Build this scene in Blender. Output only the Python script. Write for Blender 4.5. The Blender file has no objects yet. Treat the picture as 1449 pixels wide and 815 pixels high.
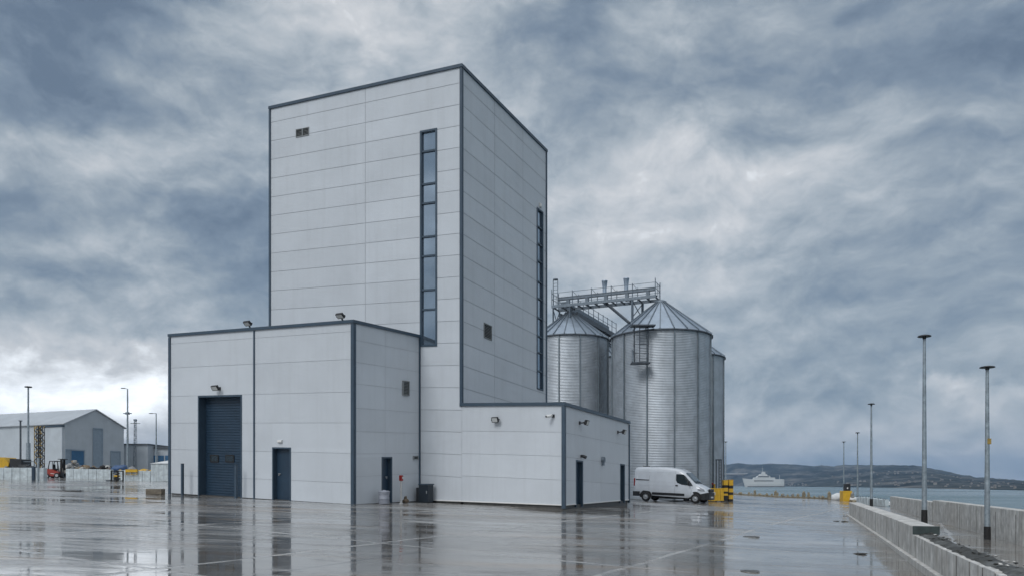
import bpy, bmesh, math, random
from mathutils import Vector, Matrix, noise as mnoise
random.seed(7)
R = math.radians
S = bpy.context.scene
COL = S.collection
F = 1100.0; UC = 724.5; VH = 686.0          # focal length in photo pixels, principal column, horizon row

# ------------------------------------------------------------------ helpers
def kx(u): return (u - UC) / F
def P(u, v, Y): return Vector(((u - UC) / F * Y, Y, (VH - v) / F * Y))

class MB:
    def __init__(s): s.v = []; s.f = []; s.m = []; s.sm = []
    def add(s, vs, fs, mi=0, smooth=False):
        o = len(s.v); s.v += [Vector(x) for x in vs]
        for f in fs: s.f.append([i + o for i in f]); s.m.append(mi); s.sm.append(smooth)
    def quad(s, a, b, c, d, mi=0): s.add([a, b, c, d], [(0, 1, 2, 3)], mi)
    def obox(s, p, a, b, c, mi=0):
        p = Vector(p); a = Vector(a); b = Vector(b); c = Vector(c)
        if a.cross(b).dot(c) < 0: a, b = b, a
        vs = [p, p+a, p+a+b, p+b, p+c, p+a+c, p+a+b+c, p+b+c]
        s.add(vs, [(3,2,1,0),(4,5,6,7),(0,1,5,4),(1,2,6,5),(2,3,7,6),(3,0,4,7)], mi)
    def box(s, c, sz, mi=0, M=None):
        x, y, z = sz[0]/2, sz[1]/2, sz[2]/2
        M = M or Matrix.Identity(3); c = Vector(c)
        s.obox(c + M @ Vector((-x,-y,-z)), M @ Vector((2*x,0,0)), M @ Vector((0,2*y,0)), M @ Vector((0,0,2*z)), mi)
    def tube(s, p0, p1, r0, r1=None, n=8, mi=0, cap=True, smooth=True):
        p0 = Vector(p0); p1 = Vector(p1); r1 = r0 if r1 is None else r1
        d = (p1 - p0).normalized()
        a = d.orthogonal().normalized(); b = d.cross(a)
        vs = []
        for p, r in ((p0, r0), (p1, r1)):
            for i in range(n):
                t = 2*math.pi*i/n; vs.append(p + a*(r*math.cos(t)) + b*(r*math.sin(t)))
        fs = [(i, (i+1) % n, n+(i+1) % n, n+i) for i in range(n)]
        s.add(vs, fs, mi, smooth)
        if cap: s.add(vs[:n], [list(range(n))[::-1]], mi); s.add(vs[n:], [list(range(n))], mi)
    def bar(s, p0, p1, w, h, mi=0, up=(0,0,1)):
        p0 = Vector(p0); p1 = Vector(p1); d = p1-p0; e = d.normalized(); up = Vector(up)
        x = e.cross(up)
        if x.length < 1e-4: x = e.orthogonal()
        x.normalize(); z = x.cross(e).normalized()
        s.obox(p0 - x*w/2 - z*h/2, d, x*w, z*h, mi)
    def lathe(s, prof, c=(0,0,0), n=24, mi=0, smooth=True, a0=0, a1=2*math.pi):
        c = Vector(c); full = abs(a1-a0-2*math.pi) < 1e-6
        k = n if full else n+1; vs = []
        for r, z in prof:
            for i in range(k):
                t = a0+(a1-a0)*i/n; vs.append(c+Vector((r*math.cos(t), r*math.sin(t), z)))
        fs = []
        for j in range(len(prof)-1):
            for i in range(n):
                i2 = (i+1) % k; fs.append((j*k+i, j*k+i2, (j+1)*k+i2, (j+1)*k+i))
        s.add(vs, fs, mi, smooth)
    def prism(s, poly, vec, mi=0, smooth=False):
        vec = Vector(vec); poly = [Vector(p) for p in poly]; n = len(poly)
        nrm = Vector((0,0,0))
        for i in range(n): nrm += poly[i].cross(poly[(i+1) % n])
        if nrm.dot(vec) > 0: poly = poly[::-1]
        s.add(poly, [list(range(n))], mi)
        q = [p+vec for p in poly]; s.add(q, [list(range(n))[::-1]], mi)
        s.add(poly+q, [(i, n+i, n+(i+1) % n, (i+1) % n) for i in range(n)], mi, smooth)
    def ico(s, c, rad, sub=1, jit=.2, squash=(1,1,1), mi=0, seed=0, smooth=False):
        bm = bmesh.new(); bmesh.ops.create_icosphere(bm, subdivisions=sub, radius=1)
        vs = []
        for v in bm.verts:
            n = 1 + jit*2*mnoise.noise(v.co*1.6+Vector((seed*3.7, seed*1.3, 0)))
            vs.append(Vector(c)+Vector((v.co.x*squash[0], v.co.y*squash[1], v.co.z*squash[2]))*rad*n)
        s.add(vs, [[v.index for v in f.verts] for f in bm.faces], mi, smooth); bm.free()
    def build(s, name, mats, parent=None, org=None, bevel=0):
        me = bpy.data.meshes.new(name)
        o3 = Vector(org) if org is not None else (parent_origin(parent) if parent is not None and not getattr(s, 'local', False) else Vector((0,0,0)))
        me.from_pydata([tuple(v-o3) for v in s.v], [], s.f)
        if not isinstance(mats, (list, tuple)): mats = [mats]
        for m in mats: me.materials.append(m)
        me.polygons.foreach_set('material_index', s.m); me.polygons.foreach_set('use_smooth', s.sm)
        me.update()
        o = bpy.data.objects.new(name, me); COL.objects.link(o)
        if parent is not None: o.parent = parent
        elif org is not None: o.location = o3
        if bevel:
            md = o.modifiers.new('Bevel', 'BEVEL'); md.width = bevel; md.segments = 2; md.limit_method = 'ANGLE'
        return o
def LMB():
    m = MB(); m.local = True; return m
def parent_origin(o):
    p = Vector((0,0,0))
    while o is not None: p += o.location; o = o.parent
    return p
def tag(o, label=None, cat=None, group=None, kind=None):
    if label: o['label'] = label
    if cat: o['category'] = cat
    if group: o['group'] = group
    if kind: o['kind'] = kind
    return o
def thing(name, loc, label, cat, group=None, rz=0):
    o = bpy.data.objects.new(name, None); COL.objects.link(o); o.location = loc; o.rotation_euler = (0,0,rz)
    o.empty_display_size = .3
    return tag(o, label, cat, group)
def copy_tree(o, parent=None):
    c = o.copy(); COL.objects.link(c); c.parent = parent
    for ch in [x for x in COL.objects if x.parent == o]: copy_tree(ch, c)
    return c

# ------------------------------------------------------------------ ground height
GC = [-1.54610235, -1.78135826, 1.07282944, .13050134, -.42434917, -.22735231]
GP = [(17.3,32.6,-1.63),(8.4,16.3,-1.6),(16.9,39,-1.6),(7.5,14,-1.63),(-6.27,30.7,-.79),(-2.14,33.8,-.83),(2.11,31.6,-.97),(5.84,38.8,-.9),
      (-15.67,35.57,-.39),(-50,80,.60),(-39,80,.44),(-50,87,.86),(-44.7,82,.68),(-57,100,1.1),(-55,92,.95),(11,55.5,-1.32),(16,61,-1.25),(34,79,-1.55),(34,102,-1.55),(34,126,-1.55),(27,57,-1.6),(0,4,-1.62),
      (14.4,23.6,-1.63),(5.5,9,-1.63),(23,45,-1.62),(22,70,-1.42)]
def gz0(X, Y):
    X = max(-85, min(45, X))/50; Y = max(-12, min(150, Y))/50
    return GC[0]+GC[1]*X+GC[2]*Y+GC[3]*X*Y+GC[4]*X*X+GC[5]*Y*Y
GR = [(x, y, z-gz0(x, y)) for x, y, z in GP]
def gz(X, Y):
    n = 0; d = .25
    for x, y, r in GR:
        q = (X-x)**2+(Y-y)**2
        if q < 900:
            w = math.exp(-q/60.0); n += w*r; d += w
    return gz0(X, Y)+n/d
def ground_at(u, v):                 # where the line of sight through a photo pixel meets the yard
    lo, hi = 3.0, 200.0; k = kx(u); t = (VH-v)/F
    for Y in [3+i*.5 for i in range(400)]:
        if t*Y <= gz(k*Y, Y): hi = Y; break
        lo = Y
    for _ in range(20):
        m = (lo+hi)/2
        if t*m <= gz(k*m, m): hi = m
        else: lo = m
    return Vector((k*hi, hi, gz(k*hi, hi)))
def on_ground(X, Y): return Vector((X, Y, gz(X, Y)))

# ------------------------------------------------------------------ materials
MATS = {}
def nodes_of(m): return m.node_tree.nodes, m.node_tree.links
def mat(name, col, rough=.5, metal=0, spec=.5, var=.08, scale=3, rvar=.08, bump=0, bscale=20, streak=0, stain=None, stretch=(1,1,1), coat=0, thr=.5):
    if name in MATS: return MATS[name]
    m = bpy.data.materials.new(name); m.use_nodes = True; n, l = nodes_of(m)
    b = n['Principled BSDF']; tc = n.new('ShaderNodeTexCoord'); mp = n.new('ShaderNodeMapping'); mp.inputs['Scale'].default_value = stretch
    l.new(tc.outputs['Object'], mp.inputs[0])
    nz = n.new('ShaderNodeTexNoise'); nz.inputs['Scale'].default_value = scale; nz.inputs['Detail'].default_value = 6; nz.inputs['Roughness'].default_value = .6
    l.new(mp.outputs[0], nz.inputs['Vector'])
    mx = n.new('ShaderNodeMix'); mx.data_type = 'RGBA'
    c = Vector(col); lo = [max(0, x*(1-var*1.6)) for x in c]; hi = [min(1, x*(1+var*1.6)) for x in c]
    mr = n.new('ShaderNodeMapRange'); mr.inputs[1].default_value = .3; mr.inputs[2].default_value = .7
    l.new(nz.outputs['Fac'], mr.inputs[0]); l.new(mr.outputs[0], mx.inputs['Factor'])
    mx.inputs['A'].default_value = (*lo, 1); mx.inputs['B'].default_value = (*hi, 1)
    out = mx.outputs['Result']
    if streak or stain:
        mp2 = n.new('ShaderNodeMapping'); mp2.inputs['Scale'].default_value = (2.2, 2.2, .12) if streak else (.8, .8, .8); l.new(tc.outputs['Object'], mp2.inputs[0])
        n2 = n.new('ShaderNodeTexNoise'); n2.inputs['Scale'].default_value = 1.6; n2.inputs['Detail'].default_value = 8; n2.inputs['Roughness'].default_value = .65; l.new(mp2.outputs[0], n2.inputs['Vector'])
        m2 = n.new('ShaderNodeMapRange'); m2.inputs[1].default_value = thr; m2.inputs[2].default_value = thr+.28; m2.inputs[4].default_value = streak or .5
        l.new(n2.outputs['Fac'], m2.inputs[0])
        mm = n.new('ShaderNodeMix'); mm.data_type = 'RGBA'; l.new(m2.outputs[0], mm.inputs['Factor']); l.new(out, mm.inputs['A'])
        st = stain or (c.x*.55, c.y*.53, c.z*.5); mm.inputs['B'].default_value = (*st, 1); out = mm.outputs['Result']
    l.new(out, b.inputs['Base Color'])
    r = n.new('ShaderNodeMapRange'); r.inputs[3].default_value = max(.02, rough-rvar); r.inputs[4].default_value = min(1, rough+rvar); l.new(nz.outputs['Fac'], r.inputs[0]); l.new(r.outputs[0], b.inputs['Roughness'])
    b.inputs['Metallic'].default_value = metal; b.inputs['Specular IOR Level'].default_value = spec; b.inputs['Coat Weight'].default_value = coat
    if bump:
        n3 = n.new('ShaderNodeTexNoise'); n3.inputs['Scale'].default_value = bscale; n3.inputs['Detail'].default_value = 5; l.new(tc.outputs['Object'], n3.inputs['Vector'])
        bp = n.new('ShaderNodeBump'); bp.inputs['Strength'].default_value = bump; bp.inputs['Distance'].default_value = .03; l.new(n3.outputs['Fac'], bp.inputs['Height']); l.new(bp.outputs[0], b.inputs['Normal'])
    MATS[name] = m
    return m
M_panel = mat('white wall cladding', (.55,.59,.632), .42, var=.03, scale=.5, streak=.15, spec=.35)
M_joint = mat('cladding joint', (.385,.415,.45), .8, var=.05)
M_trim = mat('slate blue flashing', (.042,.070,.102), .38, var=.08, scale=1.5)
M_door = mat('navy door paint', (.017,.040,.070), .42, var=.1, scale=2)
M_dark = mat('dark plastic', (.018,.02,.023), .5, var=.1)
M_black = mat('black rubber', (.012,.012,.013), .75, var=.1)
def panel_tone(m):
    n, l = nodes_of(m); b = n['Principled BSDF']; src = b.inputs['Base Color'].links[0].from_socket
    g = n.new('ShaderNodeNewGeometry'); r = n.new('ShaderNodeMapRange'); r.inputs[3].default_value = .955; r.inputs[4].default_value = 1.025; l.new(g.outputs['Random Per Island'], r.inputs[0])
    v = n.new('ShaderNodeVectorMath'); v.operation = 'SCALE'; l.new(src, v.inputs[0]); l.new(r.outputs[0], v.inputs['Scale']); l.new(v.outputs[0], b.inputs['Base Color'])
    tc = n.new('ShaderNodeTexCoord'); z = n.new('ShaderNodeTexNoise'); z.inputs['Scale'].default_value = .9; z.inputs['Detail'].default_value = 2; l.new(tc.outputs['Object'], z.inputs['Vector'])
    p = n.new('ShaderNodeBump'); p.inputs['Strength'].default_value = .6; p.inputs['Distance'].default_value = .03; l.new(z.outputs['Fac'], p.inputs['Height']); l.new(p.outputs[0], b.inputs['Normal'])
panel_tone(M_panel)
M_jointl = mat('faint cladding joint', (.40,.43,.465), .7, var=.05)
M_plinth = mat('wet dark plinth', (.06,.06,.058), .5, var=.25, scale=4)
M_glass = mat('tinted glass', (.27,.345,.425), .05, metal=.85, spec=.9, var=.1, scale=.4, rvar=.01)
M_lens = mat('lamp lens', (.5,.52,.52), .15, var=.05)
M_louvre = mat('grey louvre', (.20,.215,.22), .5, var=.1)
M_white = mat('white plastic', (.7,.71,.7), .4, var=.04)
M_roof = mat('grey roof membrane', (.2,.21,.22), .7, var=.15)
M_galv = mat('galvanised corrugated sheet', (.45,.49,.53), .46, metal=.65, var=.10, scale=1.2, rvar=.1, streak=.25)
M_galvroof = mat('galvanised roof sheet', (.38,.45,.53), .42, metal=.8, var=.08, scale=1.4, rvar=.1)
M_steel = mat('galvanised steel section', (.17,.205,.24), .5, metal=.6, var=.15, scale=5)
M_steeld = mat('weathered dark steel', (.085,.10,.118), .55, metal=.4, var=.2, scale=5)
M_pole = mat('galvanised lamp post', (.27,.32,.355), .48, metal=.45, var=.18, scale=6, rvar=.1)
M_conc = mat('cast concrete', (.55,.55,.535), .8, var=.22, scale=3.5, bump=.35, bscale=9, streak=.85, stain=(.25,.235,.21), thr=.44)
M_concblue = mat('pale block concrete', (.50,.56,.585), .8, var=.18, scale=2.5, bump=.3, bscale=8, streak=.5, stain=(.15,.17,.18))
M_rib = mat('galvanised stiffener', (.21,.25,.28), .5, metal=.5, var=.12, scale=4)
M_bin2 = mat('off white post paint', (.42,.43,.43), .5, var=.1)
M_seal = mat('stained joint seal', (.13,.125,.115), .8, var=.4, scale=6)
M_mh = mat('worn cover iron', (.13,.135,.135), .35, metal=.3, var=.3, scale=9)
M_cab = mat('dark cabinet paint', (.012,.02,.03), .45, var=.1)
M_endp = mat('dark wet end plate', (.03,.045,.045), .4, var=.2, scale=6)
M_sc2b = mat('faded yellow paint', (.32,.22,.06), .6, var=.3, scale=4)
M_moss = mat('wet mossy concrete', (.035,.035,.03), .6, var=.5, scale=9, bump=.8, bscale=14, stain=(.36,.38,.38))
M_yellow = mat('safety yellow paint', (.60,.36,.02), .45, var=.12, scale=3, stain=(.3,.2,.04))
M_vanw = mat('white van paint', (.60,.64,.69), .22, var=.04, scale=1.3, streak=.12, coat=.6, spec=.5)
M_vanblk = mat('van black plastic', (.012,.013,.016), .5, var=.1)
M_vglass = mat('van glass', (.012,.02,.024), .03, spec=.8, var=.05, rvar=.01)
M_wscreen = mat('windscreen glass', (.05,.075,.09), .05, spec=1.0, var=.05, rvar=.01)
M_rim = mat('steel wheel', (.42,.44,.46), .4, metal=.5, var=.1)
M_red = mat('red lamp plastic', (.26,.018,.018), .3, var=.05)
M_fred = mat('forklift red paint', (.30,.035,.022), .4, var=.12, scale=4)
M_head = mat('headlamp glass', (.30,.32,.35), .08, metal=.5, spec=.8, var=.1, scale=12)
M_shed = mat('pale shed cladding', (.46,.51,.55), .6, var=.05, scale=.6, streak=.15)
M_shedd = mat('shed end cladding', (.40,.445,.485), .6, var=.05, scale=.6, streak=.15)
M_shedroof = mat('shed roof sheet', (.42,.455,.49), .5, var=.06, scale=.5)
M_blue = mat('blue door sheet', (.03,.115,.23), .5, var=.1)
M_greyblue = mat('grey blue door sheet', (.22,.28,.34), .55, var=.06)
M_wood = mat('weathered timber', (.17,.145,.11), .8, var=.25, scale=5)
M_tarp = mat('white tarpaulin', (.62,.64,.65), .6, var=.08, scale=2)
M_bluetarp = mat('blue tarpaulin', (.05,.10,.21), .5, var=.2)
M_rock = mat('ochre quay stone', (.25,.215,.15), .85, var=.3, scale=3)
M_rockg = mat('grey quay stone', (.25,.25,.24), .85, var=.3, scale=3)
M_bin = mat('grey bin plastic', (.27,.29,.34), .5, var=.12, scale=6)
M_brown = mat('brown sacking', (.13,.10,.07), .9, var=.35, scale=12)
M_ship = mat('ship white', (.55,.57,.57), .45, var=.04)
M_shipd = mat('ship dark', (.03,.035,.045), .5, var=.1)
M_orange = mat('ship orange', (.5,.18,.05), .5, var=.1)
M_pallet = mat('pale house wall', (.25,.25,.245), .7, var=.1)
M_slate = mat('house slate', (.10,.10,.11), .7, var=.2)

# ------------------------------------------------------------------ world
def make_world():
    w = bpy.data.worlds.new('World'); S.world = w; w.use_nodes = True
    n = w.node_tree.nodes; l = w.node_tree.links
    bg = n['Background']; bg.inputs['Strength'].default_value = .1
    def V(o, op, a, b=None):
        x = n.new('ShaderNodeVectorMath'); x.operation = op
        for i, q in enumerate((a, b)):
            if q is None: continue
            if isinstance(q, (tuple, Vector)): x.inputs[i].default_value = tuple(q)
            else: l.new(q, x.inputs[i])
        return x.outputs[o]
    def Mh(op, a, b=None, clamp=False):
        x = n.new('ShaderNodeMath'); x.operation = op; x.use_clamp = clamp
        for i, q in enumerate((a, b)):
            if q is None: continue
            if isinstance(q, (int, float)): x.inputs[i].default_value = q
            else: l.new(q, x.inputs[i])
        return x.outputs[0]
    def noise(vec, sc, det=8, ro=.55, dis=0):
        x = n.new('ShaderNodeTexNoise'); x.inputs['Scale'].default_value = sc; x.inputs['Detail'].default_value = det; x.inputs['Roughness'].default_value = ro; x.inputs['Distortion'].default_value = dis
        l.new(vec, x.inputs['Vector']); return x
    sky = n.new('ShaderNodeTexSky'); sky.sky_type = 'NISHITA'; sky.sun_disc = False
    sky.sun_elevation = R(SUN_EL); sky.sun_rotation = R(SUN_AZ); sky.air_density = 1.2; sky.dust_density = 2.0
    tc = n.new('ShaderNodeTexCoord'); d = V(0, 'NORMALIZE', tc.outputs['Generated'])
    sp = n.new('ShaderNodeSeparateXYZ'); l.new(d, sp.inputs[0])
    den = Mh('ADD', Mh('MAXIMUM', sp.outputs['Z'], 0.0), .16)
    cb = n.new('ShaderNodeCombineXYZ'); l.new(Mh('DIVIDE', sp.outputs['X'], den), cb.inputs[0]); l.new(Mh('DIVIDE', sp.outputs['Y'], den), cb.inputs[1])
    pl = cb.outputs[0]
    warp = noise(pl, .9, 3, .5)
    plw = V(0, 'ADD', pl, V(0, 'MULTIPLY', V(0, 'SUBTRACT', warp.outputs['Color'], (.5,.5,.5)), (.9,.9,.9)))
    dj0 = V(0, 'ADD', d, V(0, 'MULTIPLY', V(0, 'SUBTRACT', noise(d, 2.6, 5, .6).outputs['Color'], (.5,.5,.5)), (.16,.16,.12)))
    st = V(0, 'MULTIPLY', dj0, (1.0,1.0,1.9)); n1 = noise(st, 3.7, 12, .55, .1); n1b = noise(V(0, 'ADD', st, (-.01, .0, .06)), 3.7, 12, .55, .1)
    st3 = V(0, 'ADD', st, (5.1, 1.7, 2.2)); n3 = noise(st3, 9.5, 9, .6, .15); n3b = noise(V(0, 'ADD', st3, (-.005, .0, .03)), 9.5, 9, .6, .15)
    n2 = noise(V(0, 'ADD', plw, (7.3, 2.1, 4.0)), 2.2, 9, .6, .2)
    # broad light and dark banks of cloud, some added out of view for their light, each a region of the sky dome with a ragged edge
    rag = noise(d, 3.2, 6, .55)
    rag2 = noise(V(0, 'ADD', d, (3, 5, 1)), 9.0, 6, .6)
    dj = V(0, 'ADD', d, V(0, 'MULTIPLY', V(0, 'SUBTRACT', rag.outputs['Color'], (.5,.5,.5)), (.20,.20,.16)))
    dj = V(0, 'ADD', dj, V(0, 'MULTIPLY', V(0, 'SUBTRACT', rag2.outputs['Color'], (.5,.5,.5)), (.12,.12,.10)))
    mass = n.new('ShaderNodeMapRange'); mass.interpolation_type = 'SMOOTHSTEP'; mass.inputs[1].default_value = .40; mass.inputs[2].default_value = .60; l.new(n1.outputs['Fac'], mass.inputs[0])
    acc = Mh('MULTIPLY', Mh('SUBTRACT', .5, mass.outputs[0]), CLOUD[0])
    acc = Mh('ADD', acc, Mh('MULTIPLY', Mh('SUBTRACT', n2.outputs['Fac'], .5), CLOUD[1]))
    calm = n.new('ShaderNodeMapRange'); calm.interpolation_type = 'SMOOTHSTEP'; calm.inputs[1].default_value = 0.0; calm.inputs[2].default_value = .30; calm.inputs[3].default_value = 1.0; calm.inputs[4].default_value = .62; l.new(sp.outputs['X'], calm.inputs[0]); calm = calm.outputs[0]
    acc = Mh('MULTIPLY', acc, calm)
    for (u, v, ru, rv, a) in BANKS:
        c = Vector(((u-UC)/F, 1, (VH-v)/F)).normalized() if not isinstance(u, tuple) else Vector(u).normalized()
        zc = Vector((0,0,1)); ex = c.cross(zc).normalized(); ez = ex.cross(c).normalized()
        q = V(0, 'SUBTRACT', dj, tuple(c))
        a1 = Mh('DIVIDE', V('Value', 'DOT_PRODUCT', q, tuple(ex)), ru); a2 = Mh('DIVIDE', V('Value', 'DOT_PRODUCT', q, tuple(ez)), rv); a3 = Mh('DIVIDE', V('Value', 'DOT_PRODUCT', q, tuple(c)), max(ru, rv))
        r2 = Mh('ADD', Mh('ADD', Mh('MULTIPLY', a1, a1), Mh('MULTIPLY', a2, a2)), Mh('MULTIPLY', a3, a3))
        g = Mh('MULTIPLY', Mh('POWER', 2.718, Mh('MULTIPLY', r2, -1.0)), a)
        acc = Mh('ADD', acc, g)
    acc = Mh('ADD', acc, Mh('MULTIPLY', calm, Mh('MULTIPLY', Mh('SUBTRACT', n1.outputs['Fac'], n1b.outputs['Fac']), RELIEF[0])))
    acc = Mh('ADD', acc, Mh('MULTIPLY', Mh('SUBTRACT', n3.outputs['Fac'], n3b.outputs['Fac']), RELIEF[1]))
    acc = Mh('ADD', acc, Mh('MULTIPLY', Mh('SUBTRACT', n3.outputs['Fac'], .5), .35))
    t = Mh('ADD', acc, .53)
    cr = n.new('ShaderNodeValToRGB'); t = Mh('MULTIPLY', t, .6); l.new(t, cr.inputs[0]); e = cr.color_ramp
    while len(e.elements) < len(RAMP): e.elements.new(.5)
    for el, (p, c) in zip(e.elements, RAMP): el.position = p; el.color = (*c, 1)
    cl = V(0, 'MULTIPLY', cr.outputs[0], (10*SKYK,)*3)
    gap = Mh('MULTIPLY', Mh('POWER', n2.outputs['Fac'], 2.0), .35)
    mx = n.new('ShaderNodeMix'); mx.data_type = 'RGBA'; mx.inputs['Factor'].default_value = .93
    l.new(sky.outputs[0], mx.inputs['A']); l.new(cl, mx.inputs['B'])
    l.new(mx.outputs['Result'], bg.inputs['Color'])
SUN_EL = 40; SUN_AZ = 213; SKYK = 1.0; CLOUD = (.36, .30); RELIEF = (2.1, .8)
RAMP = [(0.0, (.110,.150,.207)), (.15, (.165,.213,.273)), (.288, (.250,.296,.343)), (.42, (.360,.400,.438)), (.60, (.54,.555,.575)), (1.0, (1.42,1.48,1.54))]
BANKS = [((0,.05,1), 0, .5, .5, .95),  # photo column,row of the bank seen from here (a direction), angular size across and up, lighter or darker; the first, overhead, is unseen and added to light ground and roofs
    (60, 70, .26, .10, -.24), (200, 150, .16, .06, -.24), (250, 20, .30, .05, -.15), (400, 95, .13, .10, .26), (560, 40, .16, .10, .22), (120, 205, .16, .035, .24), (20, 120, .06, .03, .10),
    (260, 275, .17, .06, -.14), (330, 320, .09, .05, -.14), (215, 345, .09, .02, .22), (110, 415, .17, .055, -.30), (270, 400, .05, .03, .20), (110, 590, .30, .075, .78), (150, 480, .14, .02, -.10),
    (860, 300, .13, .16, .17), (955, 165, .03, .035, .20), (860, 60, .07, .05, -.16), (1000, 100, .10, .08, -.16), (1250, 50, .26, .12, -.20), (1420, 120, .14, .12, -.14), (1390, 250, .14, .05, -.10), (1130, 215, .16, .07, .16),
    (1050, 320, .20, .10, .14), (1330, 420, .18, .04, -.08), (1250, 530, .22, .04, -.10), (1200, 420, .25, .06, .06), (1150, 610, .18, .05, -.03), (1290, 640, .34, .034, .40), (1350, 577, .03, .010, .35), (1430, 580, .04, .010, .30), (1075, 545, .05, .03, .10),
    ((-.2,-.9,.45), 0, 1.0, .8, .45), ((.8,-.45,.45), 0, .8, .7, .08)]  # bright banks behind and beside the camera, unseen, added to light the walls
make_world()
sun = bpy.data.lights.new('Sun', 'SUN'); sun.energy = 1.0; sun.angle = R(22); sun.color = (1, 1, 1)
so = bpy.data.objects.new('Sun', sun); COL.objects.link(so)
sd = Vector((math.sin(R(SUN_AZ))*math.cos(R(SUN_EL)), math.cos(R(SUN_AZ))*math.cos(R(SUN_EL)), math.sin(R(SUN_EL))))
so.rotation_euler = (-sd).to_track_quat('-Z', 'Y').to_euler(); so.location = sd*60
cam = bpy.data.cameras.new('Camera'); co = bpy.data.objects.new('Camera', cam); COL.objects.link(co)
co.location = (0,0,0); co.rotation_euler = (R(90),0,0); cam.sensor_width = 36; cam.lens = 36*F/1449; cam.shift_y = (VH-407.5)/1449; cam.clip_end = 30000; cam.clip_start = .1
S.camera = co
S.view_settings.view_transform = 'Standard'; S.view_settings.look = 'None'; S.view_settings.gamma = 1; S.view_settings.exposure = 0.34
S.cycles.max_bounces = 6; S.cycles.glossy_bounces = 4; S.cycles.diffuse_bounces = 3; S.cycles.use_denoising = True

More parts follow.
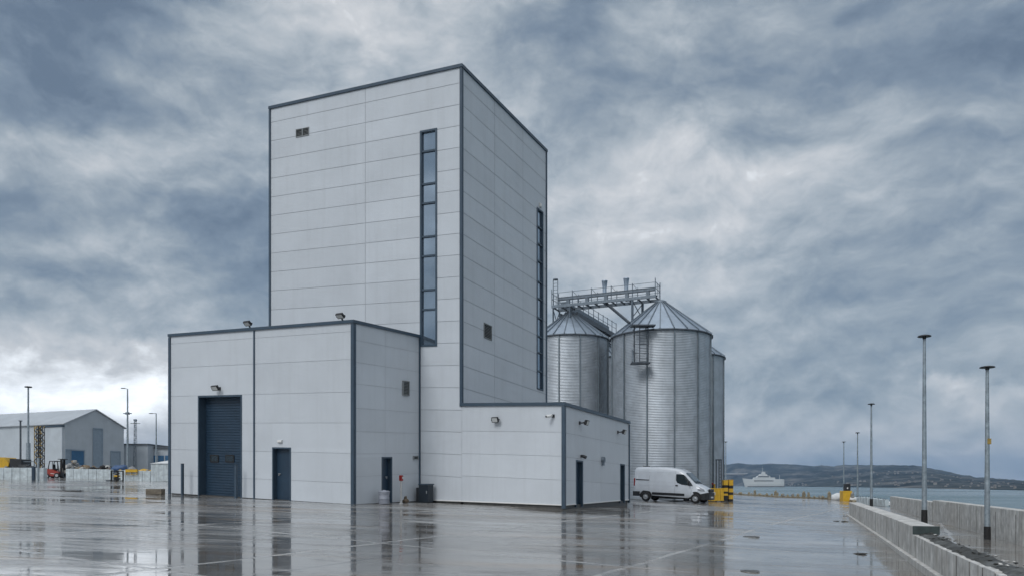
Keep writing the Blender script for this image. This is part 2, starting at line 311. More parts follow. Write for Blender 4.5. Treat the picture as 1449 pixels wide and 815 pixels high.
# ------------------------------------------------------------------ yard, water, hills
def wall_x(Y): return 2.28+.375*Y              # line of the near quay wall's yard face
def edge_x(Y):                                 # outer edge of the quay
    return 5.95+.38*Y+.45 if Y < 56 else min(34.6, 27.7+(Y-56)*.30)
def yard_material():
    m = bpy.data.materials.new('wet concrete yard'); m.use_nodes = True; n, l = nodes_of(m); b = n['Principled BSDF']
    tc = n.new('ShaderNodeTexCoord')
    def Mp(sc=(1,1,1), rot=0, src=None):
        x = n.new('ShaderNodeMapping'); x.inputs['Scale'].default_value = sc; x.inputs['Rotation'].default_value = (0,0,rot); l.new(src or tc.outputs['Object'], x.inputs[0]); return x.outputs[0]
    def nz(vec, sc, det=6, ro=.6, dis=0):
        x = n.new('ShaderNodeTexNoise'); x.inputs['Scale'].default_value = sc; x.inputs['Detail'].default_value = det; x.inputs['Roughness'].default_value = ro; x.inputs['Distortion'].default_value = dis; l.new(vec, x.inputs['Vector']); return x.outputs['Fac']
    def rng(s, a, b_, c=0, d=1):
        x = n.new('ShaderNodeMapRange'); x.interpolation_type = 'SMOOTHSTEP'
        for i, q in enumerate((a, b_, c, d)): x.inputs[i+1].default_value = q
        l.new(s, x.inputs[0]); return x.outputs[0]
    def Mh(op, a, b_, clamp=False):
        x = n.new('ShaderNodeMath'); x.operation = op; x.use_clamp = clamp
        for i, q in enumerate((a, b_)):
            if isinstance(q, (int, float)): x.inputs[i].default_value = q
            else: l.new(q, x.inputs[i])
        return x.outputs[0]
    def mix(f, a, c):
        x = n.new('ShaderNodeMix'); x.data_type = 'RGBA'; l.new(f, x.inputs['Factor'])
        for s, q in (('A', a), ('B', c)):
            if isinstance(q, tuple): x.inputs[s].default_value = (*q, 1)
            else: l.new(q, x.inputs[s])
        return x.outputs['Result']
    ang = -math.atan2(.46, -.888)               # slab joints run with the building
    g = Mp((1,1,1), ang)
    big = nz(Mp((1,.8,1), ang), .13, 5, .55, .6); mid = nz(g, .55, 7, .62, .3); fine = nz(g, 9, 6, .7)
    sweep = nz(Mp((.18,1.3,1), ang), .8, 6, .6, .4)          # brushed, drying bands
    sp = n.new('ShaderNodeSeparateXYZ'); l.new(g, sp.inputs[0])
    wob = Mh('MULTIPLY', Mh('SUBTRACT', nz(g, .4, 3), .5), .25)
    def joint(ch, per, off, w):
        q = Mh('ADD', Mh('ADD', sp.outputs[ch], wob), off)
        f = Mh('ABSOLUTE', Mh('SUBTRACT', Mh('FRACT', Mh('DIVIDE', q, per), 0), .5), 0)
        return rng(f, .5-w/per, .5-.2*w/per)
    scuff = nz(Mp((.25,2.4,1), .25), 1.7, 9, .72, .8); pit = nz(g, 2.2, 10, .75)
    jl = Mh('MAXIMUM', joint('X', 5.4, 1.0, .10), joint('Y', 5.4, 2.2, .10))
    jl = Mh('MULTIPLY', jl, rng(mid, .34, .6, .15, 1))
    col = mix(rng(big, .32, .68), (.19,.175,.155), (.34,.345,.345))
    col = mix(rng(mid, .42, .7, 0, .7), col, (.27,.265,.255))
    col = mix(rng(sweep, .52, .72, 0, .5), col, (.34,.345,.345))
    col = mix(rng(fine, .45, .75, 0, .3), col, (.13,.127,.12))
    rust = nz(Mp((.3,1.6,1), ang), .45, 6, .6, .5)
    col = mix(rng(rust, .50, .70, 0, .75), col, (.26,.175,.10))
    col = mix(rng(scuff, .56, .72, 0, .65), col, (.42,.425,.42))
    col = mix(rng(pit, .52, .66, 0, .6), col, (.10,.098,.092))
    damp = nz(Mp((.5,1.4,1), .3), .33, 8, .62, .5); col = mix(rng(damp, .47, .58, 0, .6), col, (.11,.10,.085))
    col = mix(Mh('MULTIPLY', jl, .65), col, (.42,.43,.43))
    dk = Mh('MULTIPLY', joint('X', 12.4, 4.1, .07), rng(mid, .3, .55, .2, 1)); col = mix(Mh('MULTIPLY', dk, .7), col, (.05,.05,.05))
    l.new(col, b.inputs['Base Color'])
    wet = rng(Mh('ADD', Mh('ADD', Mh('MULTIPLY', big, .45), Mh('MULTIPLY', sweep, .35)), Mh('MULTIPLY', nz(Mp((.35,1.5,1), .1), .6, 8, .65, .5), .2)), .44, .56)      # 0 standing water .. 1 drying
    ro = Mh('ADD', Mh('MULTIPLY', wet, .20), .012)
    ro = Mh('ADD', ro, Mh('MULTIPLY', jl, .22)); ro = Mh('ADD', ro, rng(scuff, .5, .72, 0, .16)); ro = Mh('ADD', ro, rng(pit, .5, .7, 0, .08)); ro = Mh('ADD', ro, rng(mid, .5, .75, 0, .10))
    l.new(ro, b.inputs['Roughness'])
    b.inputs['IOR'].default_value = 2.2; b.inputs['Specular IOR Level'].default_value = .5
    # the water film lies level: bumps are taken about the vertical
    rip = nz(Mp((1,1,1), ang), 3.0, 5, .6); rip2 = nz(Mp((.3,2.2,1), .12), 1.2, 5, .6)
    bp = n.new('ShaderNodeBump'); bp.inputs['Strength'].default_value = .5; bp.inputs['Distance'].default_value = .010
    hgt = Mh('ADD', Mh('MULTIPLY', rip, Mh('MULTIPLY', wet, .75)), Mh('MULTIPLY', rip2, Mh('ADD', Mh('MULTIPLY', wet, .9), .32))); hgt = Mh('ADD', hgt, Mh('MULTIPLY', jl, .35))
    l.new(hgt, bp.inputs['Height']); up = n.new('ShaderNodeCombineXYZ'); up.inputs[2].default_value = 1; l.new(up.outputs[0], bp.inputs['Normal'])
    l.new(bp.outputs[0], b.inputs['Normal'])
    return m
M_yard = yard_material()
def build_yard():
    m = MB(); ys = [-14+i*1.0 for i in range(165)]+[155, 165, 180, 200, 230, 270]
    nx = 130; ids = []
    for Y in ys:
        x1 = edge_x(Y); row = []
        for i in range(nx+1):
            t = i/nx; X = x1-(t**1.9)*(x1+320)
            row.append(len(m.v)); m.v.append(Vector((X, Y, gz(X, Y))))
        ids.append(row)
    for a, b in zip(ids[:-1], ids[1:]):
        for i in range(nx): m.f.append([a[i+1], a[i], b[i], b[i+1]]); m.m.append(0); m.sm.append(True)
    for a, b in zip(ids[:-1], ids[1:]):        # quay face down to the water
        p, q = m.v[a[0]], m.v[b[0]]; m.quad(p, Vector((p.x, p.y, -6)), Vector((q.x, q.y, -6)), q, 1)
    a = ids[-1]
    for i in range(nx): p, q = m.v[a[i]], m.v[a[i+1]]; m.quad(p, Vector((p.x, p.y, -6)), Vector((q.x, q.y, -6)), q, 1)
    o = m.build('yard', [M_yard, M_conc]); tag(o, kind='structure')
build_yard()
WZ = -3.5
def build_water():
    m = bpy.data.materials.new('sea water'); m.use_nodes = True; n, l = nodes_of(m); b = n['Principled BSDF']
    b.inputs['Base Color'].default_value = (.05,.115,.135,1); b.inputs['Roughness'].default_value = .18; b.inputs['IOR'].default_value = 1.33
    tc = n.new('ShaderNodeTexCoord'); mp = n.new('ShaderNodeMapping'); mp.inputs['Scale'].default_value = (.35, 1, 1); l.new(tc.outputs['Object'], mp.inputs[0])
    a = n.new('ShaderNodeTexNoise'); a.inputs['Scale'].default_value = .35; a.inputs['Detail'].default_value = 7; l.new(mp.outputs[0], a.inputs['Vector'])
    c = n.new('ShaderNodeTexNoise'); c.inputs['Scale'].default_value = .006; c.inputs['Detail'].default_value = 4; l.new(mp.outputs[0], c.inputs['Vector'])
    bp = n.new('ShaderNodeBump'); bp.inputs['Strength'].default_value = .9; bp.inputs['Distance'].default_value = .6; l.new(a.outputs['Fac'], bp.inputs['Height']); l.new(bp.outputs[0], b.inputs['Normal'])
    r = n.new('ShaderNodeMapRange'); r.inputs[1].default_value = .35; r.inputs[2].default_value = .65; r.inputs[3].default_value = .10; r.inputs[4].default_value = .32; l.new(c.outputs['Fac'], r.inputs[0]); l.new(r.outputs[0], b.inputs['Roughness'])
    w = MB(); w.quad((-9000,-3000,WZ), (9000,-3000,WZ), (9000,12000,WZ), (-9000,12000,WZ)); tag(w.build('sea', m), kind='structure')
build_water()
SKYL = [(300,672),(600,668),(850,662),(980,659),(1030,656.5),(1045,654.5),(1061,656.5),(1082,656.3),(1103,657),(1128,658.6),(1151,660.7),(1163,660),(1179,661.4),(1192,659.3),(1235,658.6),(1268,658.1),(1293,659.3),(1312,663),(1341,668.4),(1360,672.5),(1373,673.2),(1379,675.7),(1394,675.4),(1413,677.3),(1449,679.7),(1560,682),(1800,683),(2400,685)]
SHORE = [(300,686.9),(1000,687.0),(1050,687.3),(1130,688.0),(1270,689.6),(1341,691),(1449,693.2),(1600,695),(2400,697)]
def lerp_t(t, x):
    if x <= t[0][0]: return t[0][1]
    for (a, b), (c, d) in zip(t[:-1], t[1:]):
        if x <= c: return b+(d-b)*(x-a)/(c-a)
    return t[-1][1]
def shore_y(u): return -WZ*F/(lerp_t(SHORE, u)-VH)
def ridge_y(u): return 3900 if u < 1150 else 3900-(min(u, 1500)-1150)/350*1900
def hill_z(u, Y):
    y0 = shore_y(u); y1 = max(ridge_y(u), y0*1.25); zr = (VH-lerp_t(SKYL, u))/F*y1
    t = (Y-y0)/(y1-y0)
    if t <= 0: return WZ-.5
    X = kx(u)*Y
    nz = mnoise.fractal(Vector((X/420, Y/420, 3.1)), .9, 2.1, 5)
    if t < 1: s = t*t*(3-2*t)*.45+t*.55; return WZ+.5+(zr-WZ)*s*(1+.28*nz*math.sin(math.pi*min(1,t))) + 2.2*mnoise.noise(Vector((X/40,Y/40,0)))*min(1,t*4)
    return zr-(t-1)*zr*1.5+ 1.6*mnoise.noise(Vector((X/30,Y/30,0)))
def build_hills():
    m = MB(); us = [300+i*24 for i in range(30)]+[1010+i*2.5 for i in range(190)]+[1490+i*40 for i in range(22)]
    ts = [-.02+i*.028 for i in range(46)]; ids = []
    for u in us:
        y0 = shore_y(u); y1 = max(ridge_y(u), y0*1.25); row = []
        for t in ts:
            Y = y0+(y1-y0)*t; row.append(len(m.v)); m.v.append(Vector((kx(u)*Y, Y, hill_z(u, Y))))
        ids.append(row)
    for a, b in zip(ids[:-1], ids[1:]):
        for i in range(len(ts)-1): m.f.append([a[i], b[i], b[i+1], a[i+1]]); m.m.append(0); m.sm.append(True)
    mm = bpy.data.materials.new('hillside'); mm.use_nodes = True; n, l = nodes_of(mm); b = n['Principled BSDF']; b.inputs['Roughness'].default_value = .95; b.inputs['Specular IOR Level'].default_value = .1
    tc = n.new('ShaderNodeTexCoord')
    def nz(sc, det, ro=.6, st=(1,.45,1)):
        mp = n.new('ShaderNodeMapping'); mp.inputs['Scale'].default_value = st; l.new(tc.outputs['Object'], mp.inputs[0])
        x = n.new('ShaderNodeTexNoise'); x.inputs['Scale'].default_value = sc; x.inputs['Detail'].default_value = det; x.inputs['Roughness'].default_value = ro; l.new(mp.outputs[0], x.inputs['Vector']); return x.outputs['Fac']
    def cr(s, pts):
        x = n.new('ShaderNodeValToRGB'); l.new(s, x.inputs[0])
        while len(x.color_ramp.elements) < len(pts): x.color_ramp.elements.new(.5)
        for e, (p, c) in zip(x.color_ramp.elements, pts): e.position = p; e.color = (*c, 1)
        return x.outputs[0]
    base = cr(nz(.011, 9, .72), [(.36,(.010,.019,.027)), (.48,(.026,.040,.047)), (.54,(.065,.075,.080)), (.64,(.16,.16,.155))])
    spk = cr(nz(.035, 5, .8, (1,.3,1)), [(.56,(0,0,0)), (.72,(1,1,1))])
    mx = n.new('ShaderNodeMix'); mx.data_type = 'RGBA'; f = n.new('ShaderNodeMath'); f.operation = 'MULTIPLY'; f.inputs[1].default_value = .8; l.new(spk, f.inputs[0]); l.new(f.outputs[0], mx.inputs['Factor']); l.new(base, mx.inputs['A']); mx.inputs['B'].default_value = (.17,.165,.155,1)
    l.new(mx.outputs['Result'], b.inputs['Base Color'])
    tag(m.build('hills', mm), kind='structure')
build_hills()

# ------------------------------------------------------------------ main building
DR = Vector((.46, .888)).normalized(); DF = Vector((-1.93, 1)).normalized()
A2 = Vector((-6.27, 30.7))
def hit(u, p, d):                            # plan point where column u meets the line p + t d
    k = kx(u); t = (k*p.y-p.x)/(d.x-k*d.y); return p+d*t
B2 = hit(594, A2, DR); F2 = hit(240, A2, DF); C2 = hit(653, B2, DF); D2 = hit(798, B2, DF); E2 = hit(890, D2, DR); G2 = hit(382, B2, DF); H2 = hit(773, C2, DR)
def zof(p, v): return (VH-v)/F*p.y
class Wall:
    def __init__(s, p, q, zt, zb, n):
        s.p = p; s.L = (q-p).length; s.d = (q-p)/s.L; s.zt = zt; s.zb = zb; s.n = Vector((n[0], n[1], 0)).normalized()
    def top(s, x): return s.zt[0]+(s.zt[1]-s.zt[0])*x/s.L
    def bot(s, x): return s.zb[0]+(s.zb[1]-s.zb[0])*x/s.L
    def pt(s, x, d, off=0):
        q = s.p+s.d*x; return Vector((q.x, q.y, s.top(x)-d))+s.n*off
    def ptb(s, x, off=0, dz=0):
        q = s.p+s.d*x; return Vector((q.x, q.y, s.bot(x)+dz))+s.n*off
    def inv(s, u, v, off=0):
        p = s.p+Vector((s.n.x, s.n.y))*off; h = hit(u, p, s.d); x = (h-p).dot(s.d); return x, s.top(x)-zof(h, v)
    def rect(s, u0, v0, u1, v1):              # opening from the pixels of its top-left and bottom-right corners
        a = s.inv(u0, v0); b = s.inv(u1, v1); x0, x1 = sorted((a[0], b[0])); return x0, x1, min(a[1], b[1]), max(a[1], b[1])
    def box(s, m, x0, x1, d0, d1, o0, o1, mi=0):
        c = [s.pt(x0,d0,o0), s.pt(x1,d0,o0), s.pt(x1,d1,o0), s.pt(x0,d1,o0)]; e = [v+s.n*(o1-o0) for v in c]
        s.hexa(m, c, e, mi)
    def hexa(s, m, c, e, mi=0):
        fs = [(0,1,2,3), (7,6,5,4), (4,5,1,0), (5,6,2,1), (6,7,3,2), (7,4,0,3)]
        vs = c+e
        nn = (c[1]-c[0]).cross(c[2]-c[1])
        if nn.dot(e[0]-c[0]) > 0: fs = [f[::-1] for f in fs]
        m.add(vs, fs, mi)
    def panels(s, xs, ds, holes, gap=.022, back=.012):
        m = MB(); xs = [0]+sorted(xs)+[s.L]; ds = [0]+sorted(ds)+[None]
        def pos(x, d, off): return s.pt(x, d, off) if d is not None else s.ptb(x, off)
        def emit(x0, x1, d0, d1, off, mi):
            a, b, c, e = pos(x0,d1,off), pos(x1,d1,off), pos(x1,d0,off), pos(x0,d0,off)
            if (b-a).cross(c-b).dot(s.n) < 0: a, b, c, e = e, c, b, a
            m.quad(a, b, c, e, mi)
        BIG = 1e6
        for i in range(len(xs)-1):
            for j in range(len(ds)-1):
                x0, x1, d0, d1 = xs[i], xs[i+1], ds[j], ds[j+1]
                for lay, (g, off, mi) in enumerate(((gap/2, 0, 0), (0, -back, 1))):
                    X0 = x0+(g if i else 0); X1 = x1-(g if i < len(xs)-2 else 0); D0 = d0+(g if j else 0); D1 = (d1-g) if d1 is not None else None
                    cx = {X0, X1}; cd = {D0, BIG if D1 is None else D1}
                    for h in holes:
                        h3 = BIG if h[3] is None else h[3]
                        if h[1] > X0 and h[0] < X1 and h3 > D0 and h[2] < (D1 if D1 is not None else BIG):
                            for q in h[:2]:
                                if X0 < q < X1: cx.add(q)
                            for q in (h[2], h3):
                                if D0 < q < (D1 if D1 is not None else BIG): cd.add(q)
                    cx = sorted(cx); cd = sorted(cd)
                    for p0, p1 in zip(cx[:-1], cx[1:]):
                        for q0, q1 in zip(cd[:-1], cd[1:]):
                            mx, md = (p0+p1)/2, ((q0+q1)/2 if q1 < BIG else q0+.01)
                            if any(h[0] < mx < h[1] and h[2] < md < (BIG if h[3] is None else h[3]) for h in holes): continue
                            emit(p0, p1, q0, None if q1 >= BIG else q1, off, mi)
        return m
    def plinth(s, m, h=.5, ins=.06, x0=.07, x1=None):
        x1 = s.L-.07 if x1 is None else x1
        c = [s.ptb(x0,-ins,.002), s.ptb(x1,-ins,.002), s.ptb(x1,-ins,-h), s.ptb(x0,-ins,-h)]; e = [v-s.n*.3 for v in c]; s.hexa(m, c, e)
NF = Vector((-.46, -.888)); NR = Vector((.888, -.46))
NF = Vector((-DF.y, DF.x)) if Vector((-DF.y, DF.x)).y < 0 else Vector((DF.y, -DF.x))
NR = Vector((DR.y, -DR.x))
bz = gz(C2.x, C2.y)
BLD = thing('industrial_building', (C2.x, C2.y, bz), 'white panel clad industrial tower with two lower annexes and navy doors', 'industrial building')
# annex with the roller door
zF, zA, zB = zof(F2,474), zof(A2,454), zof(B2,475.4)
W1 = Wall(F2, A2, (zF, zA), (zof(F2,697), zof(A2,713)), NF)
W2 = Wall(A2, B2, (zA, zB), (zof(A2,713), zof(B2,708.2)), NR)
roll = W1.rect(280.5, 560.8, 342.5, 703); roll = (roll[0], roll[1], W1.inv(311,559)[1], None)
pdoor = W1.rect(385.5, 632.5, 411.8, 706.5); pdoor = (pdoor[0], pdoor[1], W1.inv(398,632.5)[1], None)
x360 = W1.inv(360, 600)[0]
d1 = [W1.inv(362, v)[1] for v in (478, 514.6, 557.5, 598, 638, 677)]
W1.panels([x360], d1, [roll, pdoor], gap=.012).build('wall', [M_panel, M_jointl], BLD)
sdoor = W2.rect(540, 645, 554.6, 710); sdoor = (sdoor[0], sdoor[1], W2.inv(547,646)[1], None)
lou2 = W2.rect(569, 538, 578, 560)
d2 = [W2.inv(503, v)[1] for v in (481, 512, 542.5, 577, 610, 641.7, 674)]
W2.panels([W2.inv(545,600)[0]], d2, [sdoor], gap=.012).build('wall', [M_panel, M_jointl], BLD)
# tower and low annex
zG, zC, zH = zof(G2,153), zof(C2,93), zof(H2,213.5)
zCl, zD, zE = zof(C2,571.5), zof(D2,570.5), zof(E2,597)
W3 = Wall(G2, C2, (zG, zC), (zof(B2,708)+.2, zof(C2,709.3)), NF)
win1 = W3.rect(594.6, 185, 618.6, 490.5); win1 = (win1[0], win1[1], W3.inv(606,184)[1], W3.inv(607,490)[1])
vent = W3.rect(419, 184, 437.5, 192)
ds3 = [W3.inv(650, v)[1] for v in (118, 148.2, 178.2, 208.8, 239.2, 269.5, 300, 330.5, 360.7, 391.3, 422, 453.5, 484.7, 516.5, 548, 580, 611, 642.8, 674.7)]
W3.panels([W3.inv(517,300)[0]], ds3, [win1, vent]).build('wall', [M_panel, M_joint], BLD)
W4 = Wall(C2, H2, (zC, zH), (zof(C2,575), zof(C2,575)-.1), NR)
win2 = W4.rect(759.5, 295, 768.4, 552); win2 = (win2[0], win2[1], W4.inv(764,297)[1], W4.inv(764,551.5)[1])
lou4 = W4.rect(684.5, 456, 695.5, 482)
W4.panels([W4.inv(699.6,300)[0], W4.inv(740,300)[0]], [d for d in ds3 if d < zC-zCl-.3], [win2, lou4]).build('wall', [M_panel, M_joint], BLD)
W5 = Wall(C2, D2, (zCl, zD), (zof(C2,709.3), zof(D2,715)), NF)
W5.panels([.02], [W5.inv(797, v)[1] for v in (611, 645, 678.8)], [], gap=.012).build('wall', [M_panel, M_jointl], BLD)
W6 = Wall(D2, E2, (zD, zE), (zof(D2,715), zof(E2,707.3)), NR)
door1 = W6.rect(815, 651, 824.6, 713); door1 = (door1[0], door1[1], W6.inv(820,651)[1], None)
door2 = W6.rect(877.5, 656, 883.8, 708); door2 = (door2[0], door2[1], W6.inv(880.5,656)[1], None)
W6.panels([W6.inv(850,650)[0]], [W6.inv(801, v)[1] for v in (612, 646, 679)], [door1, door2], gap=.012).build('wall', [M_panel, M_jointl], BLD)
# sides and backs that face away
def plain(p, q, zt, zb, n, ds): 
    w = Wall(p, q, zt, zb, n); w.panels([], ds, []).build('wall', [M_panel, M_joint], BLD); return w
back = 9.0
Fb = F2+DR*back; Bb = A2+DR*back
W7 = plain(F2, Fb, (zF, zF+.1), (zof(F2,697), zof(F2,697)), -NR, d1)
Gb = G2+DR*W4.L; zGb = zG+zH-zC
W8 = plain(G2, Gb, (zG, zGb), (zof(F2,697), zof(F2,697)), -NR, ds3)
W9 = plain(Gb, H2, (zGb, zH), (0, -.9), -NF, ds3)
Eb = E2+DF*(D2-C2).length
W10 = plain(Eb, E2, (zE+.15, zE), (-.9, -.9), -NF, [1.1, 2.1])
gb2 = hit(300, Fb, -DF)
W11 = plain(Fb, G2+DR*(back-(B2-A2).length), (zF+.1, zF+.1), (-.4, -.4), -NF, d1)
# roofs
def roof(pts, drop=.25):
    m = MB(); m.add([Vector((p.x, p.y, z-drop)) for p, z in pts], [list(range(len(pts)))]); m.build('roof', M_roof, BLD)
bq = G2+DR*(back-(B2-A2).length)
roof([(A2,zA),(B2,zB),(F2+DR*(B2-A2).length,zF)][:2]+[(F2+DR*(B2-A2).length, zF+.1), (F2,zF)])
roof([(C2,zC),(H2,zH),(Gb,zGb),(G2,zG)])
roof([(C2,zCl),(D2,zD),(E2,zE),(Eb,zE+.1)])
m = MB()
for w in (W1, W2, W3, W5, W6, W7): w.plinth(m)
m.build('plinth', M_plinth, BLD)
m = MB()
for w in (W3, W5, W6):
    for x0, x1 in ([(.0, w.L)] if w is not W6 else [(.12, door1[0]-.03), (door1[1]+.03, door2[0]-.03), (door2[1]+.03, w.L-.08)]):
        c = [w.ptb(x0,.03,.05), w.ptb(x1,.03,.05), w.ptb(x1,.03,.004), w.ptb(x0,.03,.004)]; w.hexa(m, c, [v-w.n*.04 for v in c])
m.build('drip_trim', M_white, BLD)
# flashings
def trims(lst):
    m = MB()
    for it in lst: it(m)
    o = m.build('flashing', M_trim, BLD); return o
def cope(w, h=.12, x0=-.05, x1=None, t=.07, up=.05):
    return lambda m: w.box(m, x0, (w.L+.05 if x1 is None else x1), -up, h-up, -.30, t)
def vert(w, x, wd=.16, d0=.1, d1=None, t=.05):
    def f(m):
        a = [w.pt(x,d0,0), w.pt(x+wd,d0,0)]
        b = [w.pt(x+wd,d1,0), w.pt(x,d1,0)] if d1 is not None else [w.ptb(x+wd,0,-.12), w.ptb(x,0,-.12)]
        c = a+b; c = [v-w.n*.02 for v in c]; e = [v+w.n*(t+.02) for v in c]; w.hexa(m, c, e)
    return f
trims([cope(W1, x1=W1.L+.07), cope(W2, x0=.071, x1=W2.L-.02), cope(W7, x0=.31), vert(W1, -.04, .13, .091), vert(W1, W1.L-.09, .14, .091, t=.047), vert(W2, .0, .12, .091, t=.05), vert(W1, x360-.035, .07, .091, t=.04), vert(W2, W2.L-.08, .075, .091, t=.05)])
low = zC-zCl
trims([cope(W3, x1=W3.L+.07, h=.135), cope(W4, x0=.071, h=.135), cope(W8, x0=.31, h=.135), cope(W9, h=.135, x0=.31, x1=W9.L-.31), vert(W3, -.04, .11, .111), vert(W3, W3.L-.07, .115, .111, low+.10, t=.047), vert(W4, .0, .09, .111, low+.08), vert(W4, W4.L-.06, .09, .111)])
trims([cope(W5, h=.135, x0=-.06, x1=W5.L+.07), cope(W6, x0=.071, h=.135), cope(W10, h=.135, x0=0, x1=W10.L-.31), vert(W5, W5.L-.09, .14, .111, t=.047), vert(W6, 0, .11, .111), vert(W6, W6.L-.06, .09, .111)])
# doors
def door_at(w, h, name, depth, mat_, frame=.06, handle=True, hs=.82, slats=False, panes=()):
    x0, x1, d0, _ = h
    fm = MB()
    def frm(xa, xb, da, db):
        c = [w.pt(xa,da,.02), w.pt(xb,da,.02), w.pt(xb,db,.02) if db is not None else w.ptb(xb,.02,-.1), w.pt(xa,db,.02) if db is not None else w.ptb(xa,.02,-.1)]
        e = [v-w.n*(depth+.10) for v in c]; w.hexa(fm, c, e)
    frm(x0-.002, x0+frame, d0-.002, None); frm(x1-frame, x1+.002, d0-.002, None); frm(x0+frame+.002, x1-frame-.002, d0-.002, d0+frame)
    m = MB(); a, b = x0+frame+.004, x1-frame-.004; dt = d0+frame+.004
    if slats:
        H = w.top(a)-dt-w.bot(a); nS = int(H/.115)
        def at(x, t, o): 
            p = w.pt(x, dt, 0); q = w.ptb(x, 0, -.03); r = p.lerp(q, t); return r+w.n*(-depth+o)
        for i in range(nS):
            t0, t1 = i/nS, (i+.86)/nS
            m.quad(at(a,t1,0), at(b,t1,0), at(b,t0,0), at(a,t0,0)); t2 = (i+1)/nS
            tm = (i+.93)/nS
            m.quad(at(a,tm,-.02), at(b,tm,-.02), at(b,t1,0), at(a,t1,0)); m.quad(at(a,t2,0), at(b,t2,0), at(b,tm,-.02), at(a,tm,-.02))
    else:
        c = [w.pt(a,dt,-depth), w.pt(b,dt,-depth), w.ptb(b,-depth,-.04), w.ptb(a,-depth,-.04)]; w.hexa(m, c, [v-w.n*.05 for v in c])
    o = m.build(name, mat_, BLD); fm.build('frame', M_trim, o, org=parent_origin(o))
    if handle:
        hx = a+(b-a)*hs; hm = MB(); dz = w.bot(hx)+1.0; p = w.ptb(hx, -depth, 1.0)
        dd = Vector((w.d.x, w.d.y, 0)); hm.obox(p-dd*.02, dd*.04, w.n*.03, Vector((0,0,.10))); hm.bar(p+w.n*.05+Vector((0,0,.08)), p+w.n*.05+Vector((0,0,.08))-dd*.13*(1 if hs > .5 else -1), .025, .025)
        hm.build('handle', M_rim, o, org=parent_origin(o))
    for (u0, v0, u1, v1) in panes:
        off = -depth; q0 = w.inv(u0, v0, off); q1 = w.inv(u1, v1, off)
        pm = MB(); w.box(pm, q0[0], q1[0], q0[1], q1[1], off+.004, off+.03, 0); w.box(pm, q0[0]+.05, q1[0]-.05, q0[1]+.05, q1[1]-.05, off+.032, off+.036, 1)
        pm.build('window', [M_black, M_vglass], o, org=parent_origin(o))
    return o
door_at(W1, roll, 'roller_door', .36, M_door, .07, False, slats=True, panes=((298,643,309.8,654), (319.5,643,331.8,654)))
door_at(W1, pdoor, 'personnel_door', .2, M_door, .06, True, .14)
door_at(W2, sdoor, 'personnel_door', .16, M_door, .06, True, .8)
door_at(W6, door1, 'personnel_door', .16, M_door, .06, True, .2)
door_at(W6, door2, 'personnel_door', .16, M_door, .06, True, .2)
# strip windows
def strip(w, h, cuts, fr):
    x0, x1, d0, d1 = h; m = MB()
    w.box(m, x0-.005, x0+fr, d0, d1, -.12, .03); w.box(m, x1-fr, x1+.005, d0, d1, -.12, .03); w.box(m, x0+fr+.002, x1-fr-.002, d0, d0+fr, -.12, .032); w.box(m, x0+fr+.002, x1-fr-.002, d1-fr, d1, -.12, .032)
    for c in cuts: w.box(m, x0+fr+.002, x1-fr-.002, c-fr*.45, c+fr*.45, -.1, .0)
    o = m.build('strip_window', M_trim, BLD); g = MB(); es = [d0+fr]+cuts+[d1-fr]
    for a, b in zip(es[:-1], es[1:]):
        c = [w.pt(x0+fr,a,-.07), w.pt(x1-fr,a,-.07), w.pt(x1-fr,b,-.07), w.pt(x0+fr,b,-.07)]
        j = random.uniform(-.0025,.0025); c[0] += w.n*j; c[1] += w.n*j
        w.hexa(g, c, [v-w.n*.02 for v in c])
    g.build('pane', M_glass, o, org=parent_origin(o))
strip(W3, win1, [W3.inv(616, v)[1] for v in (212, 258.5, 286, 333.7, 361, 409.2, 437)], .085)
strip(W4, win2, [W4.inv(764, v)[1] for v in (322, 346, 370, 399, 423, 450, 476, 499, 525)], .07)
def louvre(w, h, n, name='louvre_vent', split=False, proud=.03):
    x0, x1, d0, d1 = h; m = MB(); f = .035
    w.box(m, x0, x0+f, d0, d1, -.05, proud); w.box(m, x1-f, x1, d0, d1, -.05, proud); w.box(m, x0+f+.001, x1-f-.001, d0, d0+f, -.05, proud-.002); w.box(m, x0+f+.001, x1-f-.001, d1-f, d1, -.05, proud-.002)
    if split: xm = (x0+x1)/2; w.box(m, xm-.03, xm+.03, d0+f+.001, d1-f-.001, -.05, proud-.004)
    w.box(m, x0+f, x1-f, d0+f, d1-f, -.08, -.052 if proud < .05 else .005, 1)
    for i in range(n):
        q = d0+f+(d1-d0-2*f)*(i+.5)/n; hh = (d1-d0-2*f)/n*.55
        c = [w.pt(x0+f,q-hh,-.04+max(0,proud-.03)), w.pt(x1-f,q-hh,-.04+max(0,proud-.03)), w.pt(x1-f,q+hh*.6,.015+max(0,proud-.03)), w.pt(x0+f,q+hh*.6,.015+max(0,proud-.03))]; w.hexa(m, c, [v-w.n*.012 for v in c])
    m.build(name, [M_louvre, M_black], BLD)
louvre(W3, vent, 5, split=True); louvre(W4, lou4, 9); louvre(W2, lou2, 9, proud=.07)
louvre(W2, W2.rect(584, 644.5, 590.5, 649.5), 3, proud=.06)
